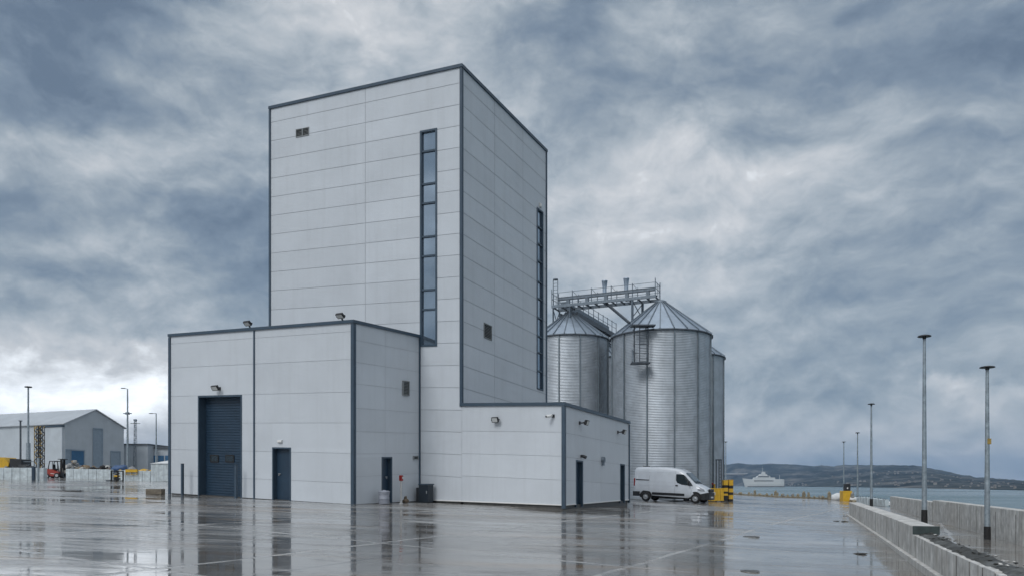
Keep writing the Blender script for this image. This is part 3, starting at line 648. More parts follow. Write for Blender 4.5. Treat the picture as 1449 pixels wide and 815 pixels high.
# lamps, cameras and small fittings on the walls
def fit_frame(w, u, v, off=0):
    x, d = w.inv(u, v, off); return w.pt(x, d, off), Vector((w.d.x, w.d.y, 0))
def floodlight(p, dd, n, w=.34, tilt=25, arm=.22, post=0):
    m = MB(); c = p+n*arm+Vector((0,0,post))
    nn = (n*math.cos(R(tilt))+Vector((0,0,-1))*math.sin(R(tilt))).normalized(); up = dd.cross(nn).normalized()
    if up.z < 0: up = -up
    m.obox(c-dd*w/2-up*.11-nn*.05, dd*w, up*.22, nn*.09)
    for i in range(5): m.obox(c-dd*(w/2-.03-i*(w-.08)/4)-up*.09-nn*.085, dd*.02, up*.18, nn*.036)
    m.bar(p, p+Vector((0,0,post))+n*(arm-.05), .05, .05); m.bar(c-dd*(w/2+.015)-nn*.02-n*.08, c-dd*(w/2+.015)+nn*.03, .015, .06); m.bar(c+dd*(w/2+.015)-nn*.02-n*.08, c+dd*(w/2+.015)+nn*.03, .015, .06)
    if not post: m.obox(p-dd*.07-Vector((0,0,.07)), dd*.14, n*.03, Vector((0,0,.14)))
    o = m.build('floodlight', M_dark, BLD); g = MB(); g.obox(c-dd*(w/2-.03)-up*.085+nn*.041, dd*(w-.06), up*.17, nn*.006); g.build('lens', M_lens, o, org=parent_origin(o))
p, dd = fit_frame(W1, 311, 549.5); floodlight(p, dd, W1.n, .36, 35, .26)
for u, v in ((353, 461), (484, 450.5)):
    x, d = W1.inv(u, v); floodlight(W1.pt(x, -.05, -.05), dd, W1.n, .33, 55, .16, .17)
p, dd = fit_frame(W5, 704, 594); floodlight(p, dd, W5.n, .30, 20, .22)
for u, v in ((820, 598), (874, 611)):
    p, dd = fit_frame(W6, u, v); floodlight(p, dd, W6.n, .26, 20, .34)
m = MB(); p, dd = fit_frame(W5, 783, 588); m.obox(p-dd*.06-Vector((0,0,.06)), dd*.12, W5.n*.05, Vector((0,0,.12))); m.bar(p+W5.n*.05, p+W5.n*.2, .03, .03)
m.tube(p+W5.n*.12-dd*.02, p+W5.n*.36-dd*.16-Vector((0,0,.05)), .06, n=12, mi=1); m.tube(p+W5.n*.355-dd*.157-Vector((0,0,.05)), p+W5.n*.365-dd*.163-Vector((0,0,.052)), .045, n=12, mi=0); m.build('security_camera', [M_dark, M_white], BLD)
def bulkhead(w, u, v, sx=.26, sz=.12):
    m = MB(); p, dd = fit_frame(w, u, v); m.obox(p-dd*sx/2-Vector((0,0,sz/2)), dd*sx, w.n*.05, Vector((0,0,sz))); m.obox(p-dd*(sx/2-.02)-Vector((0,0,sz/2-.015))+w.n*.05, dd*(sx-.04), w.n*.05, Vector((0,0,sz-.03)), 1)
    m.build('wall_lamp', [M_lens, M_white], BLD, bevel=.01)
bulkhead(W1, 397, 624); bulkhead(W4, 763.8, 291, .2, .22)
m = MB(); p, dd = fit_frame(W6, 822, 645); m.obox(p-dd*.05-Vector((0,0,.06)), dd*.1, W6.n*.1, Vector((0,0,.12))); m.tube(p+W6.n*.1, p+W6.n*.24-Vector((0,0,.06)), .07, n=12); m.build('door_lamp', M_dark, BLD)
m = MB(); p, dd = fit_frame(W6, 852, 650); m.tube(p, p+W6.n*.12, .15, .13, n=20); m.obox(p-dd*.08-Vector((0,0,.26)), dd*.16, W6.n*.09, Vector((0,0,.14))); m.build('alarm_bell', M_steel, BLD)

# ------------------------------------------------------------------ things on the yard beside the building
def bollard(u, vb, vt, label):
    x = W1.inv(u, vb)[0]; q = W1.p+W1.d*x+Vector((W1.n.x, W1.n.y))*.45; p = on_ground(q.x, q.y); p.z -= .03; h = (VH-vt)/F*p.y-p.z
    dd = Vector((W1.d.x, W1.d.y, 0)); m = MB(); b = thing('guard_post', p, label, 'post', 'posts beside the roller door')
    m.obox(p-dd*.05-W1.n*.05, dd*.1, W1.n*.1, Vector((0,0,h))); m.build('post', M_trim, b, bevel=.008)
    c = MB(); c.obox(p-dd*.055-W1.n*.055+Vector((0,0,h)), dd*.11, W1.n*.11, Vector((0,0,.02))); c.build('cap', M_dark, b)
bollard(270, 699.3, 656, 'slim blue grey guard post left of the roller door')
bollard(345.5, 706, 657.5, 'slim blue grey guard post right of the roller door')
def near_wall2(u, off):                        # a spot on the ground standing off the annex side wall
    x = W2.inv(u, 700)[0]; q = W2.p+W2.d*x+Vector((W2.n.x, W2.n.y))*off; return Vector((q.x, q.y, gz(q.x, q.y)))
d2d = Vector((W2.d.x, W2.d.y, 0)); n2d = W2.n
p = near_wall2(531, .45); t = thing('waste_bin', p, 'grey plastic drum bin beside the door in the building corner', 'bin')
m = MB(); m.lathe([(.0,.0),(.21,0),(.22,.03),(.215,.2),(.23,.22),(.215,.24),(.22,.42),(.235,.44),(.22,.46),(.225,.50)], p, 20); m.build('drum', M_bin, t)
m = MB(); m.lathe([(.235,.48),(.24,.52),(.18,.55),(.0,.56)], p, 20); m.tube(p+Vector((-.06,0,.56)), p+Vector((.06,0,.56)), .02); m.build('lid', M_bin, t)
p = near_wall2(558, .35); t = thing('fire_call_post', p, 'white post topped by a red fire box near the side door', 'post')
m = MB(); m.tube(p, p+Vector((0,0,1.0)), .045, n=12); m.lathe([(.09,0),(.09,.02),(.045,.03)], p, 12); m.build('post', M_bin2, t)
m = MB(); m.obox(p-d2d*.08-n2d*.06+Vector((0,0,.95)), d2d*.15, n2d*.13, Vector((0,0,.24))); m.build('call_box', M_red, t, bevel=.02)
m = MB(); m.tube(p+n2d*.08+Vector((0,0,1.08)), p+n2d*.095+Vector((0,0,1.08)), .035, n=12); m.build('button', M_white, t)
p = near_wall2(564.5, .35); t = thing('sandbag', p, 'small brown sandbag on the ground by the red topped post', 'bag')
m = MB(); m.ico(p+Vector((0,0,.10)), .14, 2, .25, (1,.8,.8), seed=3, smooth=True); m.ico(p+Vector((.0,0,.24)), .06, 2, .2, (1,1,1.2), seed=4, smooth=True); m.build('sack', M_brown, t)
p = near_wall2(590, .42); t = thing('equipment_cabinet', p, 'dark navy equipment cabinet in the inner corner of the building', 'cabinet')
nf3 = Vector((NF.x, NF.y, 0)); df3 = -Vector((DF.x, DF.y, 0))
m = MB(); m.obox(p-df3*.05, df3*.5, nf3*.4, Vector((0,0,.78))); m.build('body', M_cab, t, bevel=.015)
m = MB(); m.obox(p-df3*.07+nf3*.42, df3*.54, nf3*-.46, Vector((0,0,.05))+Vector((0,0,.0))); [setattr(v, 'z', v.z+.782) for v in m.v]; m.build('lid', M_trim, t)
m = MB(); m.obox(p-df3*.25, df3*.19, nf3*.32, Vector((0,0,.66))); m.build('side_box', M_dark, t, bevel=.01)
m = MB(); m.obox(p+df3*.35+nf3*.401+Vector((0,0,.40)), df3*.03, nf3*.03, Vector((0,0,.12))); m.build('handle', M_rim, t)
x_ = W3.inv(609.5, 700)[0]; q = W3.p+W3.d*x_+Vector((W3.n.x, W3.n.y))*.35; p = on_ground(q.x, q.y); t = thing('rubble_bag', p, 'torn brown and white rubble bag beside the dark cabinet', 'bag')
m = MB(); m.ico(p+Vector((0,0,.14)), .19, 2, .22, (1.05,.8,.75), seed=9); m.build('sack', M_brown, t)
m = MB(); m.ico(p+Vector((.0,-.10,.07)), .13, 2, .25, (1.1,.6,.6), seed=12); m.build('torn_lining', M_tarp, t)
p = ground_at(217, 699); t = thing('timber_crate', p, 'low weathered timber crate on the yard left of the annex', 'crate')
e1 = Vector((.97,.1,0)).normalized(); e2 = Vector((-e1.y, e1.x, 0)); q = p-e1*.33
m = MB()
for i in range(2): m.obox(q+Vector((0,0,.01+i*.118)), e1*.66, e2*.03, Vector((0,0,.112))); m.obox(q+e2*.5+Vector((0,0,.01+i*.118)), e1*.66, e2*.03, Vector((0,0,.112)))
for e in (0, .63): m.obox(q+e1*e+e2*.031+Vector((0,0,.045)), e1*.03, e2*.468, Vector((0,0,.2)))
m.build('side', M_wood, t)
m = MB(); m.obox(q+e1*.04+e2*.04+Vector((0,0,.2)), e1*.58, e2*.45, Vector((0,0,.02))); m.build('lid', M_wood, t)
m = MB()
for e in (0.02, .29, .56): m.obox(q+e1*e, e1*.08, e2*.53, Vector((0,0,.044)))
m.build('skid', M_wood, t)

# ------------------------------------------------------------------ silos
SIL = [ # centre column, centre depth, radius, eave row at the rim, roof rise, label
    (935, 64, 4.02, 478.5, 2.9, 'large galvanised grain silo behind the white van with a caged ladder'),
    (806, 68.4, 3.40, 482.5, 2.35, 'galvanised grain silo half hidden behind the right side of the tower'),
    (966, 77.2, 3.98, 508.5, 2.9, 'galvanised grain silo showing only its right edge behind the large silo'),
    (846, 82.5, 3.5, 511, 2.5, 'galvanised grain silo glimpsed in the gap between the two front silos')]
def silo(u, Y, rad, vE, rise, label, first):
    X = kx(u)*Y; zg = gz(X, Y)-.05; ze = (VH-vE)/F*Y; H = ze-zg
    t = thing('grain_silo', (X, Y, zg), label, 'silo', 'grain silos behind the building')
    m = LMB(); pitch = .125; per = 4; nz_ = int(H/pitch)*per; prof = []
    for i in range(nz_+1):
        z = H*i/nz_; prof.append((rad+.02*math.cos(2*math.pi*i/per), z))
    m.lathe(prof, n=96, smooth=True); m.build('wall', M_galv, t)
    m = LMB(); m.lathe([(rad+.03,H-.10),(rad+.16,H-.10),(rad+.17,H-.04),(rad+.13,H+.02),(rad-.1,H+.02)], n=96, smooth=False); m.build('eave_ring', M_steeld, t)
    n = 24; m = LMB(); rc = .42; top = H+rise
    for i in range(n):
        a0, a1 = 2*math.pi*i/n+.06, 2*math.pi*(i+1)/n+.06; Q = lambda r, a, z: Vector((r*math.cos(a), r*math.sin(a), z))
        m.quad(Q(rad+.15,a0,H+.02), Q(rad+.15,a1,H+.02), Q(rc,a1,top), Q(rc,a0,top))
        d = (Q(rc,a0,top)-Q(rad+.15,a0,H+.02)).normalized(); m.bar(Q(rad+.16,a0,H+.05), Q(rc,a0,top+.03), .07, .09, 1)
    r = m.build('roof', [M_galvroof, M_steel], t)
    m = LMB(); m.lathe([(rc+.06,top-.06),(rc+.06,top+.10),(.25,top+.22),(.0,top+.24)], n=20); m.build('roof_cap', M_steel, r)
    st = None; s_ = LMB(); s_.obox((rad+.02,-.055,0), (.06,0,0), (0,.11,0), (0,0,H-.11)); s_.obox((rad+.081,-.025,0), (.03,0,0), (0,.06,0), (0,0,H-.12))
    aim = math.atan2(-Y, -X)
    for k in range(12):
        o = s_.build('stiffener', M_rib, t) if st is None else st.copy()
        if st is None: st = o
        else: COL.objects.link(o)
        o.parent = t; o.rotation_euler = (0,0,aim+R(15+30*k))
    return t, X, Y, zg, ze, top+zg
silos = [silo(*a, i == 0) for i, a in enumerate(SIL)]
# caged ladder on the large silo
t0 = silos[0][0]
m = MB(); a = P(897.5, 462, 59.75); b = P(917, 462, 59.75); zb = P(900, 513, 59.75).z
for q in (a, b): m.bar(q, Vector((q.x, q.y, zb)), .07, .07)
for i in range(11): z = zb+.1+i*(a.z-zb-.2)/10; m.bar(Vector((a.x+.42,a.y,z)), Vector((b.x-.05,b.y,z)), .03, .03)
m.bar(Vector((a.x+.42,a.y,a.z)), Vector((a.x+.42,a.y,zb)), .05, .05)
for z in (a.z-.7, a.z-1.4, a.z-2.1): m.bar(Vector((a.x-.06,a.y-.35,z)), Vector((b.x,b.y-.35,z)), .03, .05); m.bar(Vector((a.x-.06,a.y-.35,z)), Vector((a.x-.06,a.y,z)), .03, .05); m.bar(Vector((b.x,b.y-.35,z)), Vector((b.x,b.y,z)), .03, .05)
m.obox(Vector((a.x-.25,a.y-.5,zb-.10)), Vector((b.x-a.x+.35,0,0)), Vector((0,.9,0)), Vector((0,0,.10)))
m.obox(Vector((a.x-.25,a.y-.5,a.z)), Vector((b.x-a.x+.75,0,0)), Vector((0,.9,0)), Vector((0,0,.09)))
m.build('ladder', M_steeld, t0)
# ------------------------------------------------------------------ gantries over the silos
GL = P(780.5, 434, 68); GRt = P(928, 419, 64.2); ge = (GRt-GL); GLen = ge.length; ge.normalize(); gw = Vector((-ge.y, ge.x, 0)).normalized()
UPV = Vector((0,0,1))
G1 = thing('conveyor_gantry', Vector((GL.x, GL.y, gz(GL.x, GL.y))), 'level steel conveyor gantry with vent hoods running over the silo tops', 'gantry')
def gp(x, y, z): return GL+ge*x+gw*y+UPV*z
for y in (0, 1.6):
    m = MB(); m.bar(gp(0,y,-.0), gp(GLen,y,0), .12, .24, up=UPV); m.build('deck_beam', M_steel, G1)
m = MB()
for i in range(13): x = .06+i*(GLen-.12)/12; m.bar(gp(x,.061,-.03), gp(x,1.539,-.03), .08, .12)
m.obox(gp(0,.07,.09), ge*GLen, gw*.55, UPV*.04); m.build('deck', M_steeld, G1)
m = MB(); m.bar(gp(.3,.9,.80), gp(GLen-.3,.9,.80), .30, .20); m.bar(gp(.3,.9,.925), gp(GLen-.3,.9,.925), .38, .03); m.build('conveyor_trough', M_steel, G1)
for u in (799, 826, 853, 883, 913):
    x = (hit(u, Vector((GL.x, GL.y)), Vector((ge.x, ge.y)).normalized())-Vector((GL.x, GL.y))).length
    m = MB(); m.obox(gp(x-.14,.78,.06), ge*.28, gw*.26, UPV*.63); m.build('outlet_spout', M_steel, G1)
for u in (851, 882):
    x = (hit(u, Vector((GL.x, GL.y)), Vector((ge.x, ge.y)).normalized())-Vector((GL.x, GL.y))).length
    m = MB(); m.lathe([(.17,0),(.17,.35),(.24,.95),(.26,.98),(.26,1.04),(.0,1.06)], gp(x,.9,.942), 16); m.build('vent_hood', M_galvroof, G1)
posts = [.03]+[ (hit(u, Vector((GL.x, GL.y)), Vector((ge.x, ge.y)).normalized())-Vector((GL.x, GL.y))).length for u in (810, 837, 865, 895)]+[GLen-.04]
for y in (-.02, 1.62):
    m = MB()
    for i, x in enumerate(posts): m.bar(gp(x,y,-.1), gp(x,y,1.5 if (i == len(posts)-1 or i == 0) else 1.25), .05, .05)
    for z in (.65, 1.15): m.bar(gp(0,y,z), gp(GLen,y,z), .035, .035)
    m.build('railing', M_steel, G1)
m = MB()
for x in (.0, GLen):
    m = MB()
    for z in (.65, 1.15): m.bar(gp(x,0,z), gp(x,1.6,z), .035, .035)
    for y in (.5, 1.1): m.bar(gp(x,y,.1), gp(x,y,1.15), .035, .035)
    m.build('end_rail', M_steel, G1)
for x in posts[1:-1]: m = MB(); m.bar(gp(x,-.02,1.2), gp(x+.35,.45,.75), .025, .025); m.build('stay', M_steel, G1)
x9 = posts[4]
q = gp(x9, -.05, -.15); m = MB(); m.bar(q, Vector((q.x, q.y-.0, P(895,460,q.y).z)), .15, .15); m.bar(Vector((q.x, q.y, P(895,460,q.y).z+.3)), Vector((P(895,462,59.7).x, 59.72, P(895,512,59.7).z)), .13, .13); m.build('support_leg', M_steel, G1)
q = gp(x9+.45, 1.55, -.15); m = MB(); m.bar(q, Vector((q.x, q.y, silos[0][4]+1.2)), .16, .16); m.build('support_leg', M_steel, G1)
m = MB(); m.bar(gp(x9,.0,-.2), Vector((q.x, q.y, q.z-1.3)), .05, .05); m.bar(Vector((gp(x9,0,0).x, gp(x9,0,0).y, q.z-1.4)), q, .05, .05); m.build('brace', M_steeld, G1)
xa = (hit(856, Vector((GL.x, GL.y)), Vector((ge.x, ge.y)).normalized())-Vector((GL.x, GL.y))).length
m = MB(); m.bar(gp(xa,.5,-.1), P(891,457,61.6), .16, .18); m.build('feed_chute', M_steeld, G1)
for (x, y) in ((.15,0), (.15,1.55), (1.1,1.55), (1.7,0)):
    q = gp(x, y, -.15); c = Vector((silos[1][1], silos[1][2])); rr = (Vector((q.x,q.y))-c).length; zr = silos[1][5]-(silos[1][5]-silos[1][4])*min(1, rr/3.5)
    m = MB(); m.bar(q, Vector((q.x, q.y, zr-.05)), .10, .10); m.build('support_leg', M_steel, G1)
m = MB(); q0 = gp(.15,0,-.2); q1 = gp(.15,1.55,-2.0); m.bar(q0, q1, .05, .05); m.bar(gp(.15,1.55,-.2), gp(.15,0,-2.0), .05, .05); m.bar(gp(1.1,1.55,-.2), gp(.15,1.55,-2.0), .05, .05); m.build('brace', M_steeld, G1)
m = MB(); q = gp(.12,.1,.0)
for dx in (0, .42): m.bar(gp(.12+dx,.1,0), gp(.12+dx,.1,2.35), .045, .045)
for i in range(6): m.bar(gp(.12,.1,.9+i*.28), gp(.54,.1,.9+i*.28), .03, .03)
m.lathe([(.0,0),(.20,0),(.22,.1),(.0,.12)], gp(.33,.1,2.3), 12); m.build('access_ladder', M_steel, G1)
# bridge to the silos behind
KL = GL+ge*.6+gw*1.0+UPV*(-.1); KR = P(861, 474, 82); ke = KR-KL; KLen = ke.length; ke.normalize(); kw = Vector((-ke.y, ke.x, 0)).normalized()
G2o = thing('conveyor_bridge', Vector((KR.x, KR.y, gz(KR.x, KR.y))), 'dark railed conveyor bridge leading back from the gantry over the silos', 'bridge')
def kp(x, y, z): return KL+ke*x+kw*y+UPV*z
for y in (-.8, .8):
    m = MB(); m.bar(kp(1.7,y,-.15), kp(KLen,y,-.15), .12, .42); m.build('deck_beam', M_steeld, G2o)
    m = MB()
    for i in range(9): x = 1.8+i*(KLen-1.9)/8; m.bar(kp(x,y*1.08,-.1), kp(x,y*1.08,1.2), .05, .05)
    for z in (.6, 1.1): m.bar(kp(1.7,y*1.08,z), kp(KLen,y*1.08,z), .035, .035)
    m.build('railing', M_steel, G2o)
m = MB()
for i in range(12): x = 1.9+i*(KLen-2)/11; m.bar(kp(x,-.739,-.18), kp(x,.739,-.18), .10, .12)
m.obox(kp(1.7,-.7,-.09), ke*(KLen-1.7), kw*1.4, UPV*.04); m.build('deck', M_steeld, G2o)
m = MB(); m.bar(kp(1.0,.2,.62), kp(KLen,.2,.62), .55, .55); m.build('conveyor_trough', M_steel, G2o)
for x, y in ((KLen-.3,-.7), (KLen-.3,.7), (KLen*.55,-.7), (KLen*.55,.7)):
    q = kp(x, y, -.3); m = MB(); m.bar(q, Vector((q.x, q.y, q.z-(3.5 if x > KLen*.7 else 2.6))), .1, .1); m.build('support_leg', M_steeld, G2o)

# ------------------------------------------------------------------ van
def build_van():
    pr, pf = Vector((kx(913.5)*56.9, 56.9)), Vector((kx(983.5)*55.0, 55.0))   # near-side wheels
    e = (pf-pr); wb = e.length; e.normalize(); rz = math.atan2(e.y, e.x); w2 = Vector((-e.y, e.x))
    mid = pr-e*.95+w2*1.0
    zr, zf = gz(pr.x, pr.y), gz(pf.x, pf.y)
    van = thing('panel_van', (mid.x, mid.y, zr-(zf-zr)/wb*.95), 'white panel van parked in front of the large silo', 'van')
    van.rotation_euler = (0, -math.atan2(zf-zr, wb), rz)
    L = .95+wb+.85; HW = 1.02
    def ztop(x):
        pts = [(0,2.42),(.08,2.50),(.6,2.53),(2.6,2.52),(3.3,2.47),(3.75,2.36),(4.05,2.20),(4.95,1.36),(5.2,1.27),(5.55,1.10),(5.72,.98),(5.82,.80)]
        return lerp_t([(a*L/5.85, b) for a, b in pts], x)
    def zbot(x): return lerp_t([(0,.48),(L-.9,.34),(L,.30)], x)
    def hw(x): return lerp_t([(0,.93),(.15,1.0),(L-1.3,1.02),(L-.45,.93),(L-.15,.80),(L-.03,.62)], x)
    xs = [0,.05,.15,.4,.8,1.3,1.9,2.5,3.0,3.4,3.75,4.0,4.2,4.5,4.8,4.95,5.1,5.3,5.5,5.65,5.75,5.82]; xs = [x*L/5.85 for x in xs]
    m = LMB(); K = 0; prof = []
    def section(x):
        zt, zb, h = ztop(x), zbot(x), hw(x); pts = []
        sh = [(0.0,0.90),(.05,.97),(.25,1.0),(.42,1.0),(.48,.985),(.75,.94),(.90,.88),(.965,.80),(.99,.66),(1.0,.40),(1.0,0.0)]
        if zt < 1.3: sh = [(0,.9),(.08,.97),(.35,1.0),(.6,1.0),(.7,.99),(.82,.96),(.90,.92),(.95,.85),(.985,.70),(1.0,.4),(1.0,0)]
        elif zt < 2.1: k = 1-(zt-1.3)/.8; sh = [(a, b-(.0 if a < .4 else .03*k)) for a, b in sh]
        for t, f in sh: pts.append((h*f, zb+(zt-zb)*t))
        return pts
    rows = []
    for x in xs:
        s_ = section(x); full = [(-y, z) for y, z in s_]+[(y, z) for y, z in s_[::-1][1:]]
        rows.append([Vector((x, y, z)) for y, z in full])
    n = len(rows[0]); vs = [v for r in rows for v in r]
    fs = [(i*n+j, (i+1)*n+j, (i+1)*n+j+1, i*n+j+1) for i in range(len(rows)-1) for j in range(n-1)]
    m.add(vs, [f[::-1] for f in fs], 0, True)
    m.add(rows[0], [list(range(n))], 0); m.add(rows[-1], [list(range(n))[::-1]], 0)
    body = m.build('body', M_vanw, van)
    md = body.modifiers.new('EdgeSplit', 'EDGE_SPLIT'); md.split_angle = R(40)
    def side_y(x, z):                      # half width of the body at a point of its side
        s_ = section(x)
        for (y0, z0), (y1, z1) in zip(s_[:-1], s_[1:]):
            if z <= z1: return y0+(y1-y0)*(z-z0)/max(1e-6, z1-z0)
        return s_[-1][0]
    def side_patch(m, poly, off, sgn, mi=0, sub=6):
        # a panel laid on the flank: polygon in (x, z), cut in strips so that it follows the curve
        x0 = min(p[0] for p in poly); x1 = max(p[0] for p in poly)
        def zr_(x):
            zz = []
            for (a, b), (c, d) in zip(poly, poly[1:]+poly[:1]):
                if min(a, c)-1e-6 <= x <= max(a, c)+1e-6:
                    if abs(c-a) < 1e-6: zz += [b, d]
                    else: zz.append(b+(d-b)*(x-a)/(c-a))
            return min(zz), max(zz)
        xs_ = sorted(set(round(q, 4) for q in [p[0] for p in poly]+[x0+(x1-x0)*i/sub for i in range(sub+1)]))
        for a, b in zip(xs_[:-1], xs_[1:]):
            la, ha = zr_(min(max(a, x0+1e-5), x1-1e-5)+(1e-4 if b-a > 1e-3 else 0)); lb, hb = zr_(min(max(b, x0+1e-5), x1-1e-5)-(1e-4 if b-a > 1e-3 else 0)); N = 4
            for i in range(N):
                q = []
                for x, lo, hi in ((a, la, ha), (b, lb, hb)):
                    for t in (i/N, (i+1)/N):
                        z = lo+(hi-lo)*t; q.append(Vector((x, sgn*(side_y(x, z)+off), z)))
                f = [q[0], q[2], q[3], q[1]]
                if sgn > 0: f = f[::-1]
                m.add(f, [(0,1,2,3)], mi, True)
    sc = L/5.85; X = lambda x: x*sc
    for sgn in (-1, 1):
        m = LMB(); side_patch(m, [(X(.95+.55),.50),(X(.95+.55),.68),(X(4.1),.66),(X(4.1),.48)], .014, sgn); m.build('side_moulding', M_vanblk, van)
        m = LMB(); side_patch(m, [(X(3.40),2.04),(X(3.40),1.60),(X(3.5),1.42),(X(3.85),1.30),(X(4.72),1.21),(X(4.62),1.38),(X(4.10),1.93),(X(3.95),2.03)], .010, sgn); m.build('side_window', M_vglass, van)
        m = LMB(); side_patch(m, [(X(3.33),.55),(X(3.33),2.25),(X(3.345),2.25),(X(3.345),.55)], .006, sgn); side_patch(m, [(X(1.25),.7),(X(1.25),2.15),(X(1.262),2.15),(X(1.262),.7)], .006, sgn); side_patch(m, [(X(4.55),.6),(X(4.72),1.2),(X(4.73),1.2),(X(4.565),.6)], .006, sgn); m.build('panel_gap', M_louvre, van)
        m = LMB(); y = side_y(X(3.45), 1.22)
        m.box((X(3.48), sgn*(y+.02), 1.22), (.17,.05,.09)); m.build('door_handle', M_vanblk, van)
        m = LMB(); m.box((X(4.5), sgn*1.17, 1.40), (.12,.20,.34)); m.bar((X(4.5), sgn*1.0, 1.30), (X(4.5), sgn*1.12, 1.30), .06, .06); m.build('mirror', M_vanblk, van, bevel=.03)
        m = LMB(); m.box((.02, sgn*.93, 1.38), (.10,.10,.55)); m.build('tail_lamp', M_red, van, bevel=.02)
        m = LMB(); side_patch(m, [(X(5.02),1.03),(X(5.1),1.2),(X(5.55),1.0),(X(5.62),.86),(X(5.35),.86)], .012, sgn); m.build('headlight', M_head, van)
    m = LMB(); side_patch(m, [(X(.15),1.52),(X(.15),1.60),(X(1.25),1.58),(X(1.25),1.52)], .012, -1); m.build('door_rail', M_vanblk, van)
    # pressed panel edges on the flank
    for sgn in (-1, 1):
        for (z0, z1) in ((1.44,1.47), (2.13,2.155), (1.16,1.185)):
            m = LMB(); side_patch(m, [(X(.2),z0),(X(.2),z1),(X(3.25),z1),(X(3.25),z0)], .008, sgn); m.build('pressing', M_vanw, van)
    # windscreen over the sloping nose
    m = LMB(); gx = [X(4.1+i*.08) for i in range(11)]; gy = [-.8+i*.2 for i in range(9)]
    def surf(x, y):
        s_ = section(x); zt = ztop(x); y = abs(y)
        for (y0, z0), (y1, z1) in list(zip(s_[:-1], s_[1:]))[::-1]:
            if y1 <= y <= y0: return z0+(z1-z0)*(y-y0)/min(-1e-6, y1-y0)
        return zt
    nrm = Vector((.68,0,.73))
    vs = [Vector((x, y, surf(x, y*hw(x)/1.02)))+nrm*.012 for x in gx for y in [yy*hw(x)/1.02 for yy in gy]]; k = len(gy)
    m.add(vs, [(i*k+j, (i+1)*k+j, (i+1)*k+j+1, i*k+j+1) for i in range(len(gx)-1) for j in range(k-1)], 0, True); m.build('windscreen', M_wscreen, van)
    m = LMB(); m.bar((X(4.93), .5, 1.42), (X(4.75), -.1, 1.585), .03, .02); m.bar((X(4.93), -.15, 1.42), (X(4.75), -.7, 1.57), .03, .02); m.build('wiper', M_vanblk, van)
    # front and rear bumpers as wrapped bands
    def wrap(x0, x1, z0, z1, off, name, mt, par=None):
        m = LMB(); st = [x0+(x1-x0)*i/8 for i in range(9)]; 
        ring = [(x, -1) for x in st]+[(x, 1) for x in st[::-1]]; lo = []; hi = []
        for x, sg in ring:
            zz0 = z0 if not callable(z0) else z0(x); zz1 = z1 if not callable(z1) else z1(x)
            lo.append(Vector((x, sg*(hw(x)+off), zz0))); hi.append(Vector((x, sg*(hw(x)+off), zz1)))
        nn = len(lo); fwd = Vector((.06 if x1 > L/2 else -.06,0,0))
        for v in (lo, hi):
            for i, (x, sg) in enumerate(ring):
                if abs(x-(x1 if x1 > L/2 else x0)) < 1e-6: v[i] += fwd
        m.add(lo+hi, [(i, i+1, nn+i+1, nn+i) for i in range(nn-1)], 0, False)
        m.add(hi, [list(range(nn))], 0); m.add(lo, [list(range(nn))[::-1]], 0)
        if x1 < L/2: m.add([lo[0], hi[0], hi[-1], lo[-1]], [(0,1,2,3)], 0)
        return m.build(name, mt, van)
    wrap(X(5.12), L-.01, .26, lambda x: .62+.18*max(0, (x-X(5.12))/(L-X(5.12))), .02, 'front_bumper', M_vanblk)
    wrap(-.02, X(.5), .36, .70, .015, 'rear_bumper', M_vanblk)
    m = LMB(); m.box((L-.02, 0, .93), (.14,1.05,.22)); m.build('grille', M_vanblk, van, bevel=.04)
    m = LMB(); m.box((L+.065, 0, .45), (.02,.52,.11)); m.build('number_plate', M_white, van)
    m = LMB(); m.box((.55, 0, 2.56), (.45,.35,.06)); m.build('roof_vent', M_vanblk, van, bevel=.02)
    m = LMB(); m.box((L*.5, 0, .33), (L*.55,1.2,.14)); m.box((L*.70, -.5, .28), (.35,.3,.2)); m.build('underbody', M_black, van)
    # wheel arches and wheels
    for x in (.95, .95+wb):
        for sgn in (-1, 1):
            m = LMB(); yy = side_y(x, .6)+.012; pts = [Vector((x+.47*math.cos(a), 0, .36+.47*math.sin(a))) for a in [R(-8+i*196/18) for i in range(19)]]
            inner = Vector((x, sgn*(yy+.001), .36))
            q = [Vector((p_.x, sgn*yy, p_.z)) for p_ in pts]; f = list(range(len(q)+1)); vv = q+[Vector((x,sgn*yy,.25))]
            m.add(vv, [f if sgn < 0 else f[::-1]], 0); m.build('wheel_arch', M_black, van)
            wh = LMB(); y0 = sgn*(HW-.20); c = Vector((x, y0, .345))
            ring = [(.20,-.11),(.30,-.12),(.335,-.09),(.345,0),(.335,.09),(.30,.12),(.20,.11)]; 
            nn = 28; vs = []
            for r_, o_ in ring:
                for i in range(nn): a = 2*math.pi*i/nn; vs.append(c+Vector((r_*math.cos(a), o_+sgn*.12, r_*math.sin(a))))
            wh.add(vs, [(j*nn+i, j*nn+(i+1) % nn, (j+1)*nn+(i+1) % nn, (j+1)*nn+i) for j in range(len(ring)-1) for i in range(nn)], 0, True)
            w_ = wh.build('wheel', M_black, van)
            rm = LMB(); o_ = sgn*.215; prof = [(.0,.02),(.06,.02),(.07,-.01),(.12,-.03),(.17,-.01),(.215,.0),(.225,-.02)]
            vs = []
            for r_, dy in prof:
                for i in range(nn): a = 2*math.pi*i/nn; vs.append(c+Vector((r_*math.cos(a), o_+sgn*dy, r_*math.sin(a))))
            rm.add(vs, [(j*nn+i, j*nn+(i+1) % nn, (j+1)*nn+(i+1) % nn, (j+1)*nn+i) for j in range(len(prof)-1) for i in range(nn)], 0, True)
            for i in range(10):
                a = 2*math.pi*i/10; rm.tube(c+Vector((.165*math.cos(a), o_+sgn*-.005, .165*math.sin(a))), c+Vector((.165*math.cos(a), o_+sgn*.003, .165*math.sin(a))), .022, n=8, mi=1)
